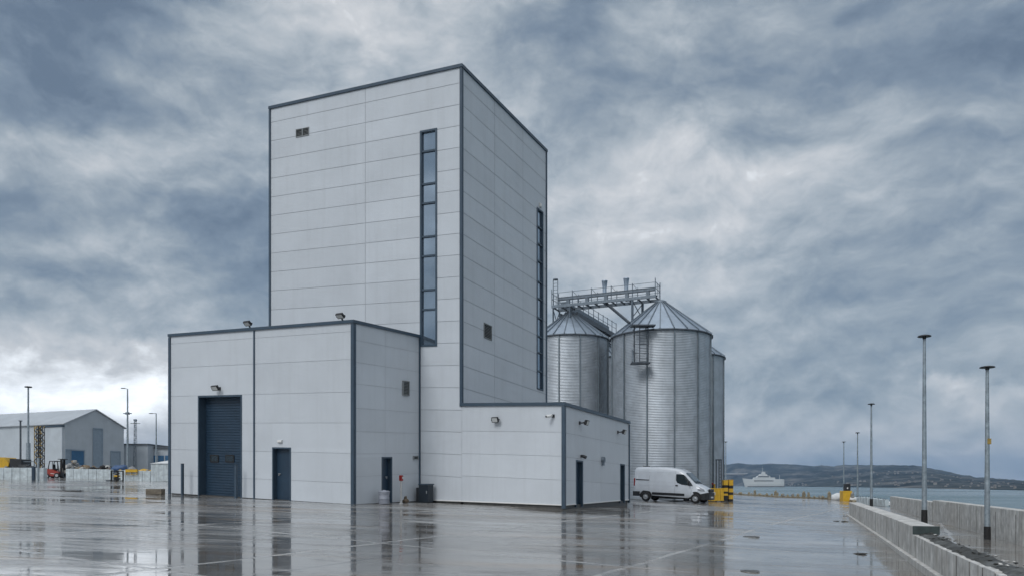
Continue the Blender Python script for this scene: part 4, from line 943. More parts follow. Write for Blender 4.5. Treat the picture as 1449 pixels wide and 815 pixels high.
            rm.build('rim', [M_rim, M_black], w_)
build_van()

# ------------------------------------------------------------------ yellow barriers beside the silos
p = ground_at(1003.5, 709); ph = (709-691)/F*p.y; pw = (1024-1007)/F*p.y
t = thing('yellow_barrier', p, 'yellow steel crash barrier standing beside the nose of the van', 'barrier')
xw = kx(1024.2)*p.y; x0 = kx(1003)*p.y
m = MB(); N = 9
for i in range(N):
    a = x0+(xw-x0)*i/N; m.obox((a+.01, p.y-(.02 if i % 2 else 0), p.z+.05), ((xw-x0)/N-.02,0,0), (0,.10,0), (0,0,ph-.09))
m.build('panel', M_yellow, t)
m = MB(); m.bar((x0-.03,p.y+.05,p.z+ph), (xw+.03,p.y+.05,p.z+ph), .16, .08); m.bar((x0-.03,p.y+.07,p.z+.08), (xw+.03,p.y+.07,p.z+.08), .10, .06); m.build('rail', M_yellow, t)
for xx in (x0+.1, (x0+xw)/2, xw-.1): m = MB(); m.box((xx,p.y+.1,p.z+.03), (.16,.5,.06)); m.build('foot', M_dark, t)
m = MB(); m.box((x0+.35,p.y-.035,p.z+ph*.62), (.28,.012,.22)); m.build('notice', M_white, t)
q = ground_at(1012, 707.5)+Vector((0,.9,0)); q.z = gz(q.x, q.y)
t = thing('control_pedestal', q, 'dark control pedestal with red top behind the yellow barrier', 'pedestal')
hz = P(1012, 681.5, q.y).z-q.z
m = MB(); m.obox(q+Vector((-.22,-.15,0)), (.30,0,0), (0,.3,0), (0,0,hz-.25)); m.build('cabinet', M_dark, t, bevel=.02)
m = MB(); m.obox(q+Vector((-.12,-.1,hz-.25)), (.2,0,0), (0,.2,0), (0,0,.2)); m.build('beacon', M_red, t, bevel=.03)
m = MB(); m.obox(q+Vector((.10,-.13,0)), (.12,0,0), (0,.24,0), (0,0,hz-.15)); m.build('side_plate', M_yellow, t)
def striped(u0, u1, vb, vt, Y, label, bands):
    x0, x1 = kx(u0)*Y, kx(u1)*Y; zb = gz((x0+x1)/2, Y); zt = (VH-vt)/F*Y
    t = thing('striped_column_guard', ((x0+x1)/2, Y+.3, zb), label, 'column guard', 'striped guards by the silos')
    m = MB(); z = zb; H = zt-zb
    for frac, mi in bands:
        ins = 0 if mi == 0 else .004; m.obox((x0+ins,Y+ins,z), (x1-x0-2*ins,0,0), (0,.6-2*ins,0), (0,0,H*frac), mi); z += H*frac
    m.build('striped_cover', [M_yellow, M_black], t)
    m = MB(); m.obox((x0-.02,Y-.02,zt), (x1-x0+.04,0,0), (0,.64,0), (0,0,.05)); m.build('cap', M_yellow, t)
striped(1024.4, 1030.2, 707, 679.5, 63.6, 'yellow and black striped column guard nearer the silo', ((.26,1),(.10,0),(.10,1),(.18,0),(.14,1),(.22,0)))
striped(1031.6, 1037.6, 707, 679, 63.9, 'yellow and black striped column guard on the seaward side', ((.09,1),(.20,0),(.13,1),(.18,0),(.15,1),(.25,0)))
t = thing('ladder_frame', P(1018, 700, 72), 'thin steel ladder frame standing against the rearmost visible silo', 'ladder frame')
t.location.z = gz(t.location.x, 72)
m = MB(); zt = P(1018,650,72).z
for u in (1013.5, 1017.5, 1020.5): m.bar(Vector((kx(u)*72,72,t.location.z)), Vector((kx(u)*72,72,zt)), .07, .07)
for i in range(12): z = t.location.z+.3+i*(zt-t.location.z-.5)/11; m.bar(Vector((kx(1017.5)*72,72,z)), Vector((kx(1020.5)*72,72,z)), .035, .035)
m.build('ladder', M_steeld, t); m = MB(); m.bar(Vector((kx(1012.5)*72,72,zt)), Vector((kx(1021)*72,72,zt)), .2, .09); m.build('top_bar', M_steeld, t)

# ------------------------------------------------------------------ lamp posts
def lamp_proto(h, label):
    t = thing('lamp_post', (0,0,0), label, 'lamp post', 'quayside lamp posts')
    m = LMB(); m.tube((0,0,0), (0,0,h-.08), .108, .055, n=16, cap=True); m.build('pole', M_pole, t)
    m = LMB(); m.tube((0,0,0), (0,0,.60),   .122, .118, n=16); m.tube((0,0,.60), (0,0,.63), .118, .104, n=16); m.build('sleeve', M_black, t)
    m = LMB(); m.lathe([(.0,-.0),(.20,-.03),(.255,-.04),(.27,-.02),(.24,.012),(.12,.045),(.0,.05)], (0,0,h-.06), 28); m.build('lamp_head', M_dark, t)
    m = LMB(); m.lathe([(.06,h-.20),(.072,h-.17),(.072,h-.07)], n=16); m.build('collar', M_dark, t)
    return t
proto = lamp_proto(8.0, '')
RP = [(1308, 741, 473, 32.6, 'tallest looking lamp post, standing on the walkway just behind the near quay wall'),
      (1397, 762, 517, 23.6, 'lamp post with a small box on its shaft beside the outer quay wall'),
      (1233, 717, 570, 57.8, 'lamp post beside the pale blocks at the end of the quay walls'),
      (1213.5, 711, 611, 77, 'lamp post between the yellow cabinet and the pale blocks'),
      (1194, 703, 624, 108, 'lamp post rising directly behind the yellow cabinet with a black top'),
      (1027, 700, 624, 112, 'lone lamp post behind the striped column guards')]
for i, (u, vb, vt, Y, lab) in enumerate(RP):
    o = proto if i == 0 else copy_tree(proto); p = on_ground(kx(u)*Y, Y); p.z -= .02
    s_ = ((VH-vt)/F*Y-p.z)/8.0; o.location = p; o.scale = (max(.8, min(1.15, s_)),)*2+(s_,); o['label'] = lab
    if i == 1: pole2 = (o, p)
q = P(1398.2, 624, 23.6); m = MB(); m.box(q+Vector((0,-.02,0)), (.11,.10,.17)); tb = m.build('junction_box', M_sc2b, pole2[0], org=(0,0,0))
tb.data.transform(Matrix.Translation(-pole2[1])); tb.data.transform(Matrix.Diagonal((1/pole2[0].scale.x, 1/pole2[0].scale.y, 1/pole2[0].scale.z, 1)))
def yard_mast(u, vb, vt, Y, label, kind):
    X = kx(u)*Y; zb = gz(X, Y); zt = (VH-vt)/F*Y; h = zt-zb
    t = thing('yard_mast', (X,Y,zb), label, 'lighting mast')
    if kind == 'disc':
        m = LMB(); m.tube((0,0,0),(0,0,h),.12,.075,n=12); m.build('pole', M_pole, t)
        m = LMB(); m.tube((0,0,0),(0,0,3.6),.22,.2,n=12); m.build('base_sleeve', M_pole, t); m = LMB(); m.lathe([(0,-.03),(.3,-.03),(.36,.02),(.3,.08),(0,.12)], (0,0,h), 20); m.build('lamp_head', M_dark, t)
    elif kind == 'thin':
        m = LMB(); m.tube((0,0,0),(0,0,h),.12,.10,n=10); m.build('pole', M_steeld, t); m = LMB(); m.box((0,0,h), (.3,.3,.1)); m.build('cap', M_steeld, t)
    elif kind == 'arm':
        m = LMB(); m.tube((0,0,0),(0,0,h),.14,.07,n=12); m.bar((0,0,h),(-.7,0,h+.02),.08,.08); m.build('pole', M_pole, t)
        m = LMB(); m.box((-.75,0,h), (.5,.2,.09)); m.build('lamp_head', M_dark, t)
    elif kind == 'cross':
        m = LMB(); m.tube((0,0,0),(0,0,h),.17,.08,n=12); m.bar((0,0,h),(-.55,0,h+.12),.08,.08); m.build('pole', M_pole, t)
        zc = (VH-584.5)/F*Y-zb; m = LMB(); m.bar((-.55,0,zc),(.55,0,zc),.12,.12); m.box((0,0,zc),(.4,.4,.3)); m.build('cross_arm', M_steel, t)
        m = LMB(); m.box((-.6,0,h+.1),(.5,.2,.09)); m.build('lamp_head', M_dark, t)
    else:
        m = LMB(); a = .22
        for sx, sy in ((-1,-1),(1,-1),(1,1),(-1,1)): m.bar((a*sx,a*sy,0),(a*sx*.6,a*sy*.6,h),.05,.05)
        k = int(h/.7)
        for i in range(k):
            z0, z1 = h*i/k, h*(i+1)/k; f0 = a*(1-.4*i/k); f1 = a*(1-.4*(i+1)/k); sg = 1 if i % 2 else -1
            m.bar((-f0*sg,-f0,z0),(f1*sg,-f1,z1),.03,.03); m.bar((-f0*sg,f0,z0),(f1*sg,f1,z1),.03,.03); m.bar((-f0,-f0*sg,z0),(-f1,f1*sg,z1),.03,.03)
        m.build('lattice', M_steel, t)
        m = LMB(); zc = h-.55; m.bar((-.8,0,zc),(.8,0,zc),.1,.1); m.box((0,0,h),(.4,.4,.3)); m.build('head_frame', M_steel, t)
yard_mast(40, 672, 547.5, 78.5, 'lighting mast with a disc head in front of the pale shed', 'disc')
yard_mast(29, 660, 595, 96, 'thin dark mast beside the long wall of the pale shed', 'thin')
yard_mast(180.5, 664, 550, 104, 'lighting mast with a cross arm right of the shed gable', 'cross')
yard_mast(191.5, 660, 594, 128, 'lattice mast in front of the low grey building', 'lattice')
yard_mast(221, 652, 584.5, 110, 'lighting mast with a short arm rising behind the white shelter', 'arm')

# ------------------------------------------------------------------ quay walls
def wall_pt(x0f, Y, z): return Vector((x0f, Y, z))
def quay_wall():
    e = Vector((.375, 1, 0)).normalized(); n = Vector((e.y, -e.x, 0))          # n points away from the yard
    base = Vector((wall_x(2.0), 2.0, -1.9)); p_end = 39.0
    t = thing('quay_wall', Vector((wall_x(20), 20, gz(wall_x(20), 20))), 'stained cast concrete quay wall nearest the yard with a dark end step', 'wall')
    def seg(m, Y0, Y1, zt, th, off=0, mi=0, zb=-2.0):
        a = Vector((wall_x(Y0), Y0, zb))+n*off; m.obox(a, e*((Y1-Y0)/e.y), n*th, Vector((0,0,zt-zb)), mi)
    ys = [2.0]
    Y = 2.0; low = []; 
    cuts_low = [2.0, 5.2, 7.6, 8.55, 9.25, 9.9, 10.7, 11.6, 12.8, 14.6, 16.2]; cuts_hi = [16.2, 18.6, 21.4, 24.6, 28.0, 31.4, 35.2, 39.0]
    for a, b in zip(cuts_low[:-1], cuts_low[1:]): m = MB(); seg(m, a+.014, b-.014, -1.035+random.uniform(-.008,.008), .40); m.build('wall_section', M_conc, t, bevel=.012)
    for a, b in zip(cuts_hi[:-1], cuts_hi[1:]): m = MB(); seg(m, a+.014, b-.014, -.85+random.uniform(-.006,.006), .46); m.build('wall_section', M_conc, t, bevel=.014)
    m = MB(); seg(m, 2.1, 16.1, -1.10, .28, .04); seg(m, 16.25, 38.9, -.93, .34, .04); m.build('joint_filler', M_plinth, t)
    m = MB()
    for q in cuts_low[1:-1]+cuts_hi[1:-1]:
        a = Vector((wall_x(q), q, -1.47))-e*.02-n*.004; m.obox(a, e*.026, n*.03, Vector((0,0,(-1.05 if q < 16 else -.865)+1.47)))
    m.build('joint_seal', M_seal, t)
    m = MB(); seg(m, 2.0, 39.05, -1.47, .10, -.101); m.build('footing', M_conc, t, bevel=.012)
    m = MB()
    # rough mossy capping on the lower length
    Yc = 2.2; k = 0; rows = []
    while Yc < 16.15:
        row = []
        for j in range(7):
            q = j/6; h = .008+.035*math.sin(math.pi*min(1,max(0,q)))*(.6+.8*mnoise.noise(Vector((Yc*2.2,q*3,1.7))))+.035*mnoise.noise(Vector((Yc*6,q*6,5)))
            if j in (0, 6): h = -.02
            row.append(Vector((wall_x(Yc),Yc,-1.03+max(-.02,h)+.02*mnoise.noise(Vector((Yc*14,q*12,2)))))+n*(.05+.36*q+.05*mnoise.noise(Vector((Yc*3,q,9)))))
        rows.append(row); Yc += .09
    vs = [v for r in rows for v in r]; m.add(vs, [(i*7+j, i*7+j+1, (i+1)*7+j+1, (i+1)*7+j) for i in range(len(rows)-1) for j in range(6)], 0, True)
    rq = random.Random(3)
    for i in range(70):
        Yq = rq.uniform(2.3, 16.0); q = rq.choice([rq.uniform(.0,.2), rq.uniform(.2,.45), rq.uniform(.25,.45)]); r_ = rq.uniform(.010,.032); m.ico(Vector((wall_x(Yq),Yq,-1.0+.03*rq.random()))+n*q, r_, 1, .4, (1.2,1.4,.5), rq.choice([0,0,0,1]), i)
    m.build('mossy_capping', [M_moss, M_conc], t)
    m = MB(); a = Vector((wall_x(16.19), 16.19, -1.02)); m.obox(a-e*.04-n*.01, e*.038, n*.50, Vector((0,0,.175))); m.build('end_plate', M_endp, t, bevel=.006)
    # outer wall
    x = lambda Y: 5.95+.38*Y; e2 = Vector((.38,1,0)).normalized(); n2 = Vector((e2.y,-e2.x,0))
    t2 = thing('outer_quay_wall', Vector((x(35), 35, gz(x(35),35))), 'taller concrete sea wall along the far side of the walkway', 'wall')
    m = MB(); m.obox(Vector((x(5),5,-2.2))+n2*.05, e2*(50.8/e2.y), n2*.28, Vector((0,0,1.38))); m.build('joint_filler', M_plinth, t2)
    cuts = [4, 9, 14, 19, 22.2, 24.6, 27.4, 30.4, 33.6, 37.0, 38.8, 42.4, 46.2, 50.6, 56.0]
    m = MB()
    for q in cuts[1:-1]: m.obox(Vector((x(q),q,-1.9))-e2*.02-n2*.004, e2*.036, n2*.03, Vector((0,0,1.06)))
    m.build('joint_seal', M_seal, t2)
    for i, (a, b) in enumerate(zip(cuts[:-1], cuts[1:])):
        m = MB(); s0 = Vector((x(a+.02), a+.02, -2.2)); zt = -.71 if a < 37 else -.80
        m.obox(s0, e2*((b-a-.04)/e2.y), n2*.38, Vector((0,0,zt+2.2))); m.build('wall_section', M_conc, t2, bevel=.014)
quay_wall()
for (u, v, w, lab) in ((1224, 784, .5, 'dark wet rag lying on the yard near the quay wall'), (1190, 737.5, .5, 'dark debris clump at the far end of the near quay wall')):
    p = ground_at(u, v); m = MB()
    for i in range(4): m.ico((p.x+random.uniform(-w/2,w/2)*.7, p.y+random.uniform(-.1,.1), p.z+.015), random.uniform(.06,.11), 2, .35, (1.3,.8,.22), seed=i+u)
    tag(m.build('debris', M_moss, org=p), lab, 'debris')

for (u, v, r, lab) in ((1063, 759, .20, 'round manhole cover on the open yard, farther one'), (1061, 808, .15, 'round manhole cover at the bottom edge of the yard')):
    p = ground_at(u, v); m = MB(); m.lathe([(.0,.012),(r*.86,.012),(r*.88,.004),(r*.92,.004),(r*.94,.016),(r*1.08,.014),(r*1.1,-.02)], p, 28)
    for i in range(5): m.box((p.x, p.y-r*.5+i*r*.25, p.z+.015), (r*1.1,.02,.008))
    tag(m.build('manhole_cover', M_mh, org=p), lab, 'manhole cover')
p = ground_at(87, 694); m = MB()
for i in range(9): m.box((p.x-.75+i*.19, p.y, p.z+.004), (.05,.34,.03))
m.box((p.x,p.y-.19,p.z+.004),(1.8,.05,.03)); m.box((p.x,p.y+.19,p.z+.004),(1.8,.05,.03)); m.box((p.x,p.y,p.z-.008),(1.7,.36,.02)); tag(m.build('drain_grate', M_dark, org=p), 'long dark drain grate in the yard left of the annex', 'drain')
# ------------------------------------------------------------------ quay edge
t = thing('quay_kerb', (34,100,gz(34,100)), 'low ochre kerb along the far edge of the quay', 'kerb')
m = MB()
for i in range(30):
    Y0 = 74+i*2.2; X = lambda y: min(33.9, edge_x(y)-.7)
    a, b = Vector((X(Y0+.03),Y0+.03,gz(34,Y0)-.1)), Vector((X(Y0+2.17),Y0+2.17,gz(34,Y0+2.17)-.1))
    m.obox(a, b-a, (.5,0,0), (0,0,.1+.20+random.uniform(-.04,.04)))
m.build('kerb_stone', M_rock, t, bevel=.03)
for i in range(46):
    Y = 76+i*1.25+random.uniform(-.4,.4); X = min(34.0, edge_x(Y)-.5)+random.uniform(-.2,.3); z = gz(X, Y)+.20; r = random.uniform(.10,.20)
    m = MB(); tall = random.choice([.8,1.0,1.3,2.4]); m.ico((X,Y,z+r*tall*.6), r, 2, .28, (1.0,1.0,tall), seed=i)
    tag(m.build('quay_boulder', random.choice([M_rock, M_rock, M_rockg]), org=(X,Y,z)), 'rough stone standing on the kerb at the far quay edge', 'stone', 'stones along the quay kerb')
def quay_cab():
    Y = 76; x0, x1 = kx(1193)*Y, kx(1205.8)*Y; zb = gz((x0+x1)/2, Y); zy = (VH-694)/F*Y; zt = (VH-684)/F*Y
    t = thing('quay_service_cabinet', ((x0+x1)/2, Y, zb), 'yellow quay service cabinet with a black box on top', 'cabinet')
    m = MB(); m.obox((x0,Y,zb), (x1-x0,0,0), (0,.8,0), (0,0,zy-zb)); m.build('body', M_yellow, t, bevel=.02)
    m = MB(); m.obox((x0+.28,Y+.1,zy+.001), ((x1-x0)*.56,0,0), (0,.5,0), (0,0,zt-zy)); m.build('top_box', M_dark, t, bevel=.02)
    m = MB(); m.obox((x0+.42,Y+.085,zy+.2), (.12,0,0), (0,.014,0), (0,0,.14)); m.build('label_plate', M_white, t)
quay_cab()
for i, (u, v, r, lab) in enumerate(((1187.5, 704.5, .62, 'white covered heap left of the yellow quay cabinet'), (1209, 705, .40, 'small white covered heap right of the yellow quay cabinet'), (1261, 709, .30, 'white covered heap at the seaward end of the pale blocks'))):
    Y = 80-i*4 if i < 2 else 66; X = kx(u)*Y; z = gz(X, Y); m = MB(); m.ico((X,Y,z+r*.45), r, 3, .22, (1.25,1,.75), seed=i+30, smooth=True); tag(m.build('covered_heap', M_tarp, org=(X,Y,z)), lab, 'heap')
for i, (u0, u1, vt, Y, lab) in enumerate(((1236, 1244, 703.5, 64.5, 'pale concrete block at the landward end of the row'), (1219, 1226, 702, 70, 'pale concrete block left of the lamp post by the walls'), (1227, 1235, 702.5, 67, 'pale concrete block just behind the lamp post by the walls'), (1245, 1252, 704.5, 62, 'pale concrete block in the middle of the row'), (1252.5, 1258.5, 705.5, 60, 'pale concrete block nearest the outer quay wall'))):
    x0, x1 = kx(u0)*Y, kx(u1)*Y; zb = gz(x0, Y); zt = (VH-vt)/F*Y; t = thing('concrete_block', ((x0+x1)/2, Y, zb), lab, 'block', 'pale concrete blocks by the quay')
    m = MB(); m.obox((x0,Y,zb), (x1-x0-.03,0,0), (.25,1.6,0), (0,0,zt-zb-.05)); m.build('body', M_concblue, t, bevel=.03)
    m = MB()
    for f in (.25, .75): m.tube((x0+(x1-x0)*f+.1,Y+.7,zt-.06), (x0+(x1-x0)*f+.1,Y+.7,zt+.02), .05, n=8)
    m.build('lifting_eye', M_steeld, t)

# ------------------------------------------------------------------ left side of the yard
def shed():
    c0 = Vector((kx(91.5)*115, 115)); c1 = Vector((kx(175.3)*124.5, 124.5)); g = (c1-c0); gl = g.length; g = g/gl; lo = Vector((-g.y, g.x)); zb = gz(c0.x, c0.y)-.3
    ze = (VH-598.8)/F*115; ze1 = (VH-605.2)/F*124.5; zp = (VH-580)/F*119.7
    t = thing('storage_shed', (c0.x, c0.y, zb), 'large pale gabled storage shed with a blue door at the left', 'shed')
    Vx = lambda p, z: Vector((p.x, p.y, z)); LL = 62; mid = (c0+c1)/2; b0, b1, bm_ = c0+lo*LL, c1+lo*LL, mid+lo*LL
    m = MB(); m.add([Vx(c0,zb), Vx(c1,zb), Vx(c1,ze1), Vx(mid,zp), Vx(c0,ze)], [(0,1,2,3,4)]); m.build('gable_wall', M_shedd, t); m = MB(); m.add([Vx(b0,zb), Vx(b1,zb), Vx(b1,ze1), Vx(bm_,zp), Vx(b0,ze)], [(4,3,2,1,0)]); m.build('gable_wall', M_shedd, t)
    m = MB(); m.quad(Vx(b0,zb), Vx(c0,zb), Vx(c0,ze), Vx(b0,ze)); m.quad(Vx(c1,zb), Vx(b1,zb), Vx(b1,ze1), Vx(c1,ze1)); m.build('side_wall', M_shed, t)
    m = MB(); ov = Vector((g.x, g.y, 0))*.35; lv = -Vector((lo.x, lo.y, 0))*.25
    def slope(a, b, za, s):
        q = [Vx(a,za)+lv-ov*s-UPV*.12, Vx(mid,zp)+lv+UPV*.06, Vx(bm_,zp)-lv+UPV*.06, Vx(b,za)-lv-ov*s-UPV*.12]; r = [v+UPV*.12 for v in q]
        m.add(q+r, [(3,2,1,0),(4,5,6,7),(0,1,5,4),(1,2,6,5),(2,3,7,6),(3,0,4,7)])
    slope(c0, b0, ze, 1); slope(c1, b1, ze1, -1); m.build('roof', M_shedroof, t)
    nn = Vector((g.y, -g.x)); nn3 = Vector((nn.x, nn.y, 0)); g3 = Vector((g.x, g.y, 0))
    def gdoor(u0, u1, v0, v1, mt, name='door'):
        a = hit(u0, c0, g); b = hit(u1, c0, g); z0 = (VH-v1)/F*a.y; z1 = (VH-v0)/F*a.y
        m = MB(); o = Vx(a,z0)+nn3*.02; w_ = Vx(b,z0)-Vx(a,z0); m.obox(o, w_, nn3*.06, UPV*(z1-z0)); d = m.build(name, mt, t)
        f = MB(); 
        f.obox(o-g3*.14, g3*.139, nn3*.12, UPV*(z1-z0)); f.obox(o+w_+g3*.001, g3*.14, nn3*.12, UPV*(z1-z0)); f.obox(o-g3*.14+UPV*(z1-z0+.002), w_+g3*.28, nn3*.14, UPV*.18); f.build('frame', M_greyblue, d, org=parent_origin(d))
    gdoor(100, 118, 637, 667, M_blue); gdoor(132.3, 143.8, 606.5, 666, M_greyblue); gdoor(157.2, 169, 639, 664, M_greyblue); gdoor(93, 99, 636.5, 667, M_greyblue)
    # low lean-to front and its dark eave line
    sd = hit(60.5, c0, lo)
    m = MB(); n3 = -g3; L2 = (sd-c0).length; m.obox(Vx(c0,zb)+n3*.03+Vector((lo.x,lo.y,0))*.1, Vector((lo.x,lo.y,0))*(L2-.1), n3*.35, UPV*(ze-zb-.5)); m.build('lean_to', M_shed, t)
    m = MB(); m.obox(Vx(c0,ze-.47)+n3*.02, Vector((lo.x,lo.y,0))*(L2+.1), n3*.5, UPV*.22); m.build('eave_flashing', M_trim, t)
shed()
def low_building():
    Y = 128; x0, xm, x1 = kx(172)*Y, kx(209)*Y, kx(262)*(Y+4); zb = gz(x0, Y)-.4; zt = (VH-629)/F*Y
    t = thing('depot_building', (xm, Y, zb), 'low flat roofed grey depot with blue doors behind the white shelter', 'building')
    m = MB(); m.obox((x0,Y,zb), (xm-x0,0,0), (0,14,0), (0,0,zt-zb)); m.obox((xm+.02,Y+2.2,zb), (x1-xm,0,0), (0,11,0), (0,0,zt-zb-.5)); m.build('wall', M_shedd, t)
    m = MB(); m.obox((x0-.2,Y-.25,zt), (xm-x0+.4,0,0), (0,14.5,0), (0,0,.2)); m.obox((xm+.21,Y+1.9,zt-.5), (x1-xm,0,0), (0,11.5,0), (0,0,.35)); m.build('roof', M_steeld, t)
    for u0, u1 in ((211,221),(224,232),(234,245)):
        a, b = kx(u0)*(Y+2.2), kx(u1)*(Y+2.2); m = MB(); m.obox((a,Y+2.1,zb), (b-a,0,0), (0,.08,0), (0,0,(VH-644)/F*(Y+2)-zb)); m.build('door', M_blue, t)
low_building()
def shelter():
    p = ground_at(214, 680.5); Y = p.y; x0, x1 = kx(213.5)*Y, kx(249)*Y; zb = gz(x0, Y); ze = (VH-655.5)/F*Y; zp = (VH-648.5)/F*Y; xm = (kx(234)*Y)
    t = thing('white_shelter', ((x0+x1)/2, Y, zb), 'white pointed shelter standing just left of the annex corner', 'shelter')
    D = 4.0; m = MB(); m.obox((x0,Y,zb), (x1-x0,0,0), (0,D,0), (0,0,ze-zb)); m.build('wall', M_concblue, t)
    pk = Vector((xm, Y+D/2, zp)); c = [Vector((x0-.1,Y-.1,ze+.01)), Vector((x1+.1,Y-.1,ze+.01)), Vector((x1+.1,Y+D+.1,ze+.01)), Vector((x0-.1,Y+D+.1,ze+.01))]
    m = MB(); m.add(c+[pk], [(0,1,4),(1,2,4),(2,3,4),(3,0,4),(3,2,1,0)]); m.build('roof', M_tarp, t)
    m = MB()
    for k in range(5): xx = x0+(x1-x0)*(k+.5)/5; m.obox((xx,Y-.02,zb), (.05,0,0), (0,.018,0), (0,0,ze-zb-.02))
    m.build('wall_batten', M_shed, t)
shelter()
def yard_blocks(u0, u1, vt0, vt1, vb, n, label):
    p = ground_at((u0+u1)/2, vb); Y = p.y; x0, x1 = kx(u0)*Y, kx(u1)*Y; t = thing('block_wall', ((x0+x1)/2, Y, gz((x0+x1)/2, Y)), label, 'wall')
    w = (x1-x0)/n
    for i in range(n):
        a = x0+w*i; f = (i+.5)/n; zt = (VH-(vt0+(vt1-vt0)*f))/F*Y; zb = gz(a, Y)-.15; m = MB(); m.obox((a+.012,Y+random.uniform(-.02,.02),zb), (w-.024,0,0), (0,.5,0), (0,0,zt-zb)); m.build('block', M_concblue, t, bevel=.03)
    return Y
yA = yard_blocks(-40, 62, 661, 661.5, 677.8, 9, 'pale concrete block wall at the far left in front of the shed')
yB = yard_blocks(93, 158, 662.5, 664, 677, 6, 'pale concrete block wall right of the red forklift')
yC = yard_blocks(166, 213, 664.5, 666, 680, 4, 'pale concrete block wall left of the white shelter')
def small_post(u, vb, vt, Y, label, mt, w=.2):
    X = kx(u)*Y; zb = gz(X, Y); zt = (VH-vt)/F*Y; t = thing('yard_post', (X,Y,zb), label, 'post'); m = MB(); m.obox((X-w/2,Y,zb), (w,0,0), (0,w,0), (0,0,zt-zb)); m.build('post', mt, t, bevel=.02); m = MB(); m.obox((X-w/2-.01,Y-.01,zt), (w+.02,0,0), (0,w+.02,0), (0,0,.04)); m.build('cap', mt, t)
small_post(46.3, 678, 660.5, yA-1.0, 'dark blue post in front of the far left block wall', M_door, .2)
small_post(53.4, 678, 648, yA-.9, 'tall grey post in front of the far left block wall', M_pole, .13)
def lattice_tower():
    Y = 97; t = None; xa, xb = kx(48.5)*Y, kx(60)*Y; zb = gz(xa, Y); zt = (VH-602)/F*Y
    t = thing('crane_boom_stack', ((xa+xb)/2, Y, zb), 'upright yellow and black lattice boom sections beside the shed', 'boom sections')
    w = (xb-xa)*.45
    for j, x in enumerate((xa, xb-w)):
        m = MB(); k = 13; h = (zt-zb)/k
        for sx in (0, 1):
            for sy in (0, 1): m.bar((x+w*sx,Y+w*sy,zb), (x+w*sx,Y+w*sy,zt), .07, .07, 2 if (sx+sy) % 2 else j)
        for i in range(k):
            z0 = zb+h*i; s_ = i % 2
            for sy in (0, 1): m.bar((x+w*s_,Y+w*sy,z0), (x+w*(1-s_),Y+w*sy,z0+h), .06, .06, (i+j+sy) % 3); m.bar((x,Y+w*sy,z0), (x+w,Y+w*sy,z0), .05, .05, (i+1) % 3)
            for sx in (0, 1): m.bar((x+w*sx,Y+w*s_,z0), (x+w*sx,Y+w*(1-s_),z0+h), .05, .05, i % 3)
        m.build('boom_section', [M_sc2b, M_black, M_steeld], t)
lattice_tower()
def rack():
    p = ground_at(162, 681); Y = p.y; x0, x1 = kx(157.5)*Y, kx(167)*Y; zb = gz(x0, Y); zt = (VH-665)/F*Y; t = thing('stillage_rack', ((x0+x1)/2,Y,zb), 'small black and yellow steel stillage at the end of the block wall', 'stillage')
    m = MB()
    for x in (x0, x1):
        for y in (0, .8): m.bar((x,Y+y,zb), (x,Y+y,zt), .09, .09)
    for z in (zb+.06, zt-.05): m.bar((x0,Y,z),(x1,Y,z),.08,.08); m.bar((x0,Y+.8,z),(x1,Y+.8,z),.08,.08); m.bar((x0,Y,z),(x0,Y+.8,z),.08,.08); m.bar((x1,Y,z),(x1,Y+.8,z),.08,.08)
    m.build('frame', M_black, t); h = (zt-zb)/4
    for i in range(3): m = MB(); m.box(((x0+x1)/2+random.uniform(-.05,.05),Y+.35,zb+.22+i*h), ((x1-x0)*.62,.5,h*.62)); m.build('load', [M_black, M_yellow, M_louvre][i], t, bevel=.03)
    q = (kx(150)*Y, Y, gz(x0, Y)); m = MB(); m.obox((kx(150.5)*Y,Y-.1,zb+.02), (kx(157)*Y-kx(150.5)*Y,0,0), (0,.3,0), (0,0,.12)); tag(m.build('skid_beam', M_steeld, org=q), 'dark steel beam lying left of the stillage', 'beam')
rack()
def trough():
    Y = yC-.12; x0, x1 = kx(178)*Y, kx(194.5)*Y; z = (VH-671)/F*Y; zt = (VH-664)/F*Y; t = thing('steel_trestle', ((x0+x1)/2,Y,z), 'yellow steel trestle hooked over the block wall by the shelter', 'trestle')
    m = MB(); m.bar((x0,Y,zt-.1),(x1,Y,zt-.1),.16,.26); m.build('rail', M_yellow, t)
    for x in (x0+.05, (x0+x1)/2, x1-.05): m = MB(); m.bar((x,Y,z),(x,Y,zt-.23),.06,.06); m.build('leg', M_sc2b, t)
    m = MB(); m.bar((x0,Y-.04,z),(x1,Y-.04,z),.05,.06); m.build('lower_rail', M_sc2b, t)
trough()
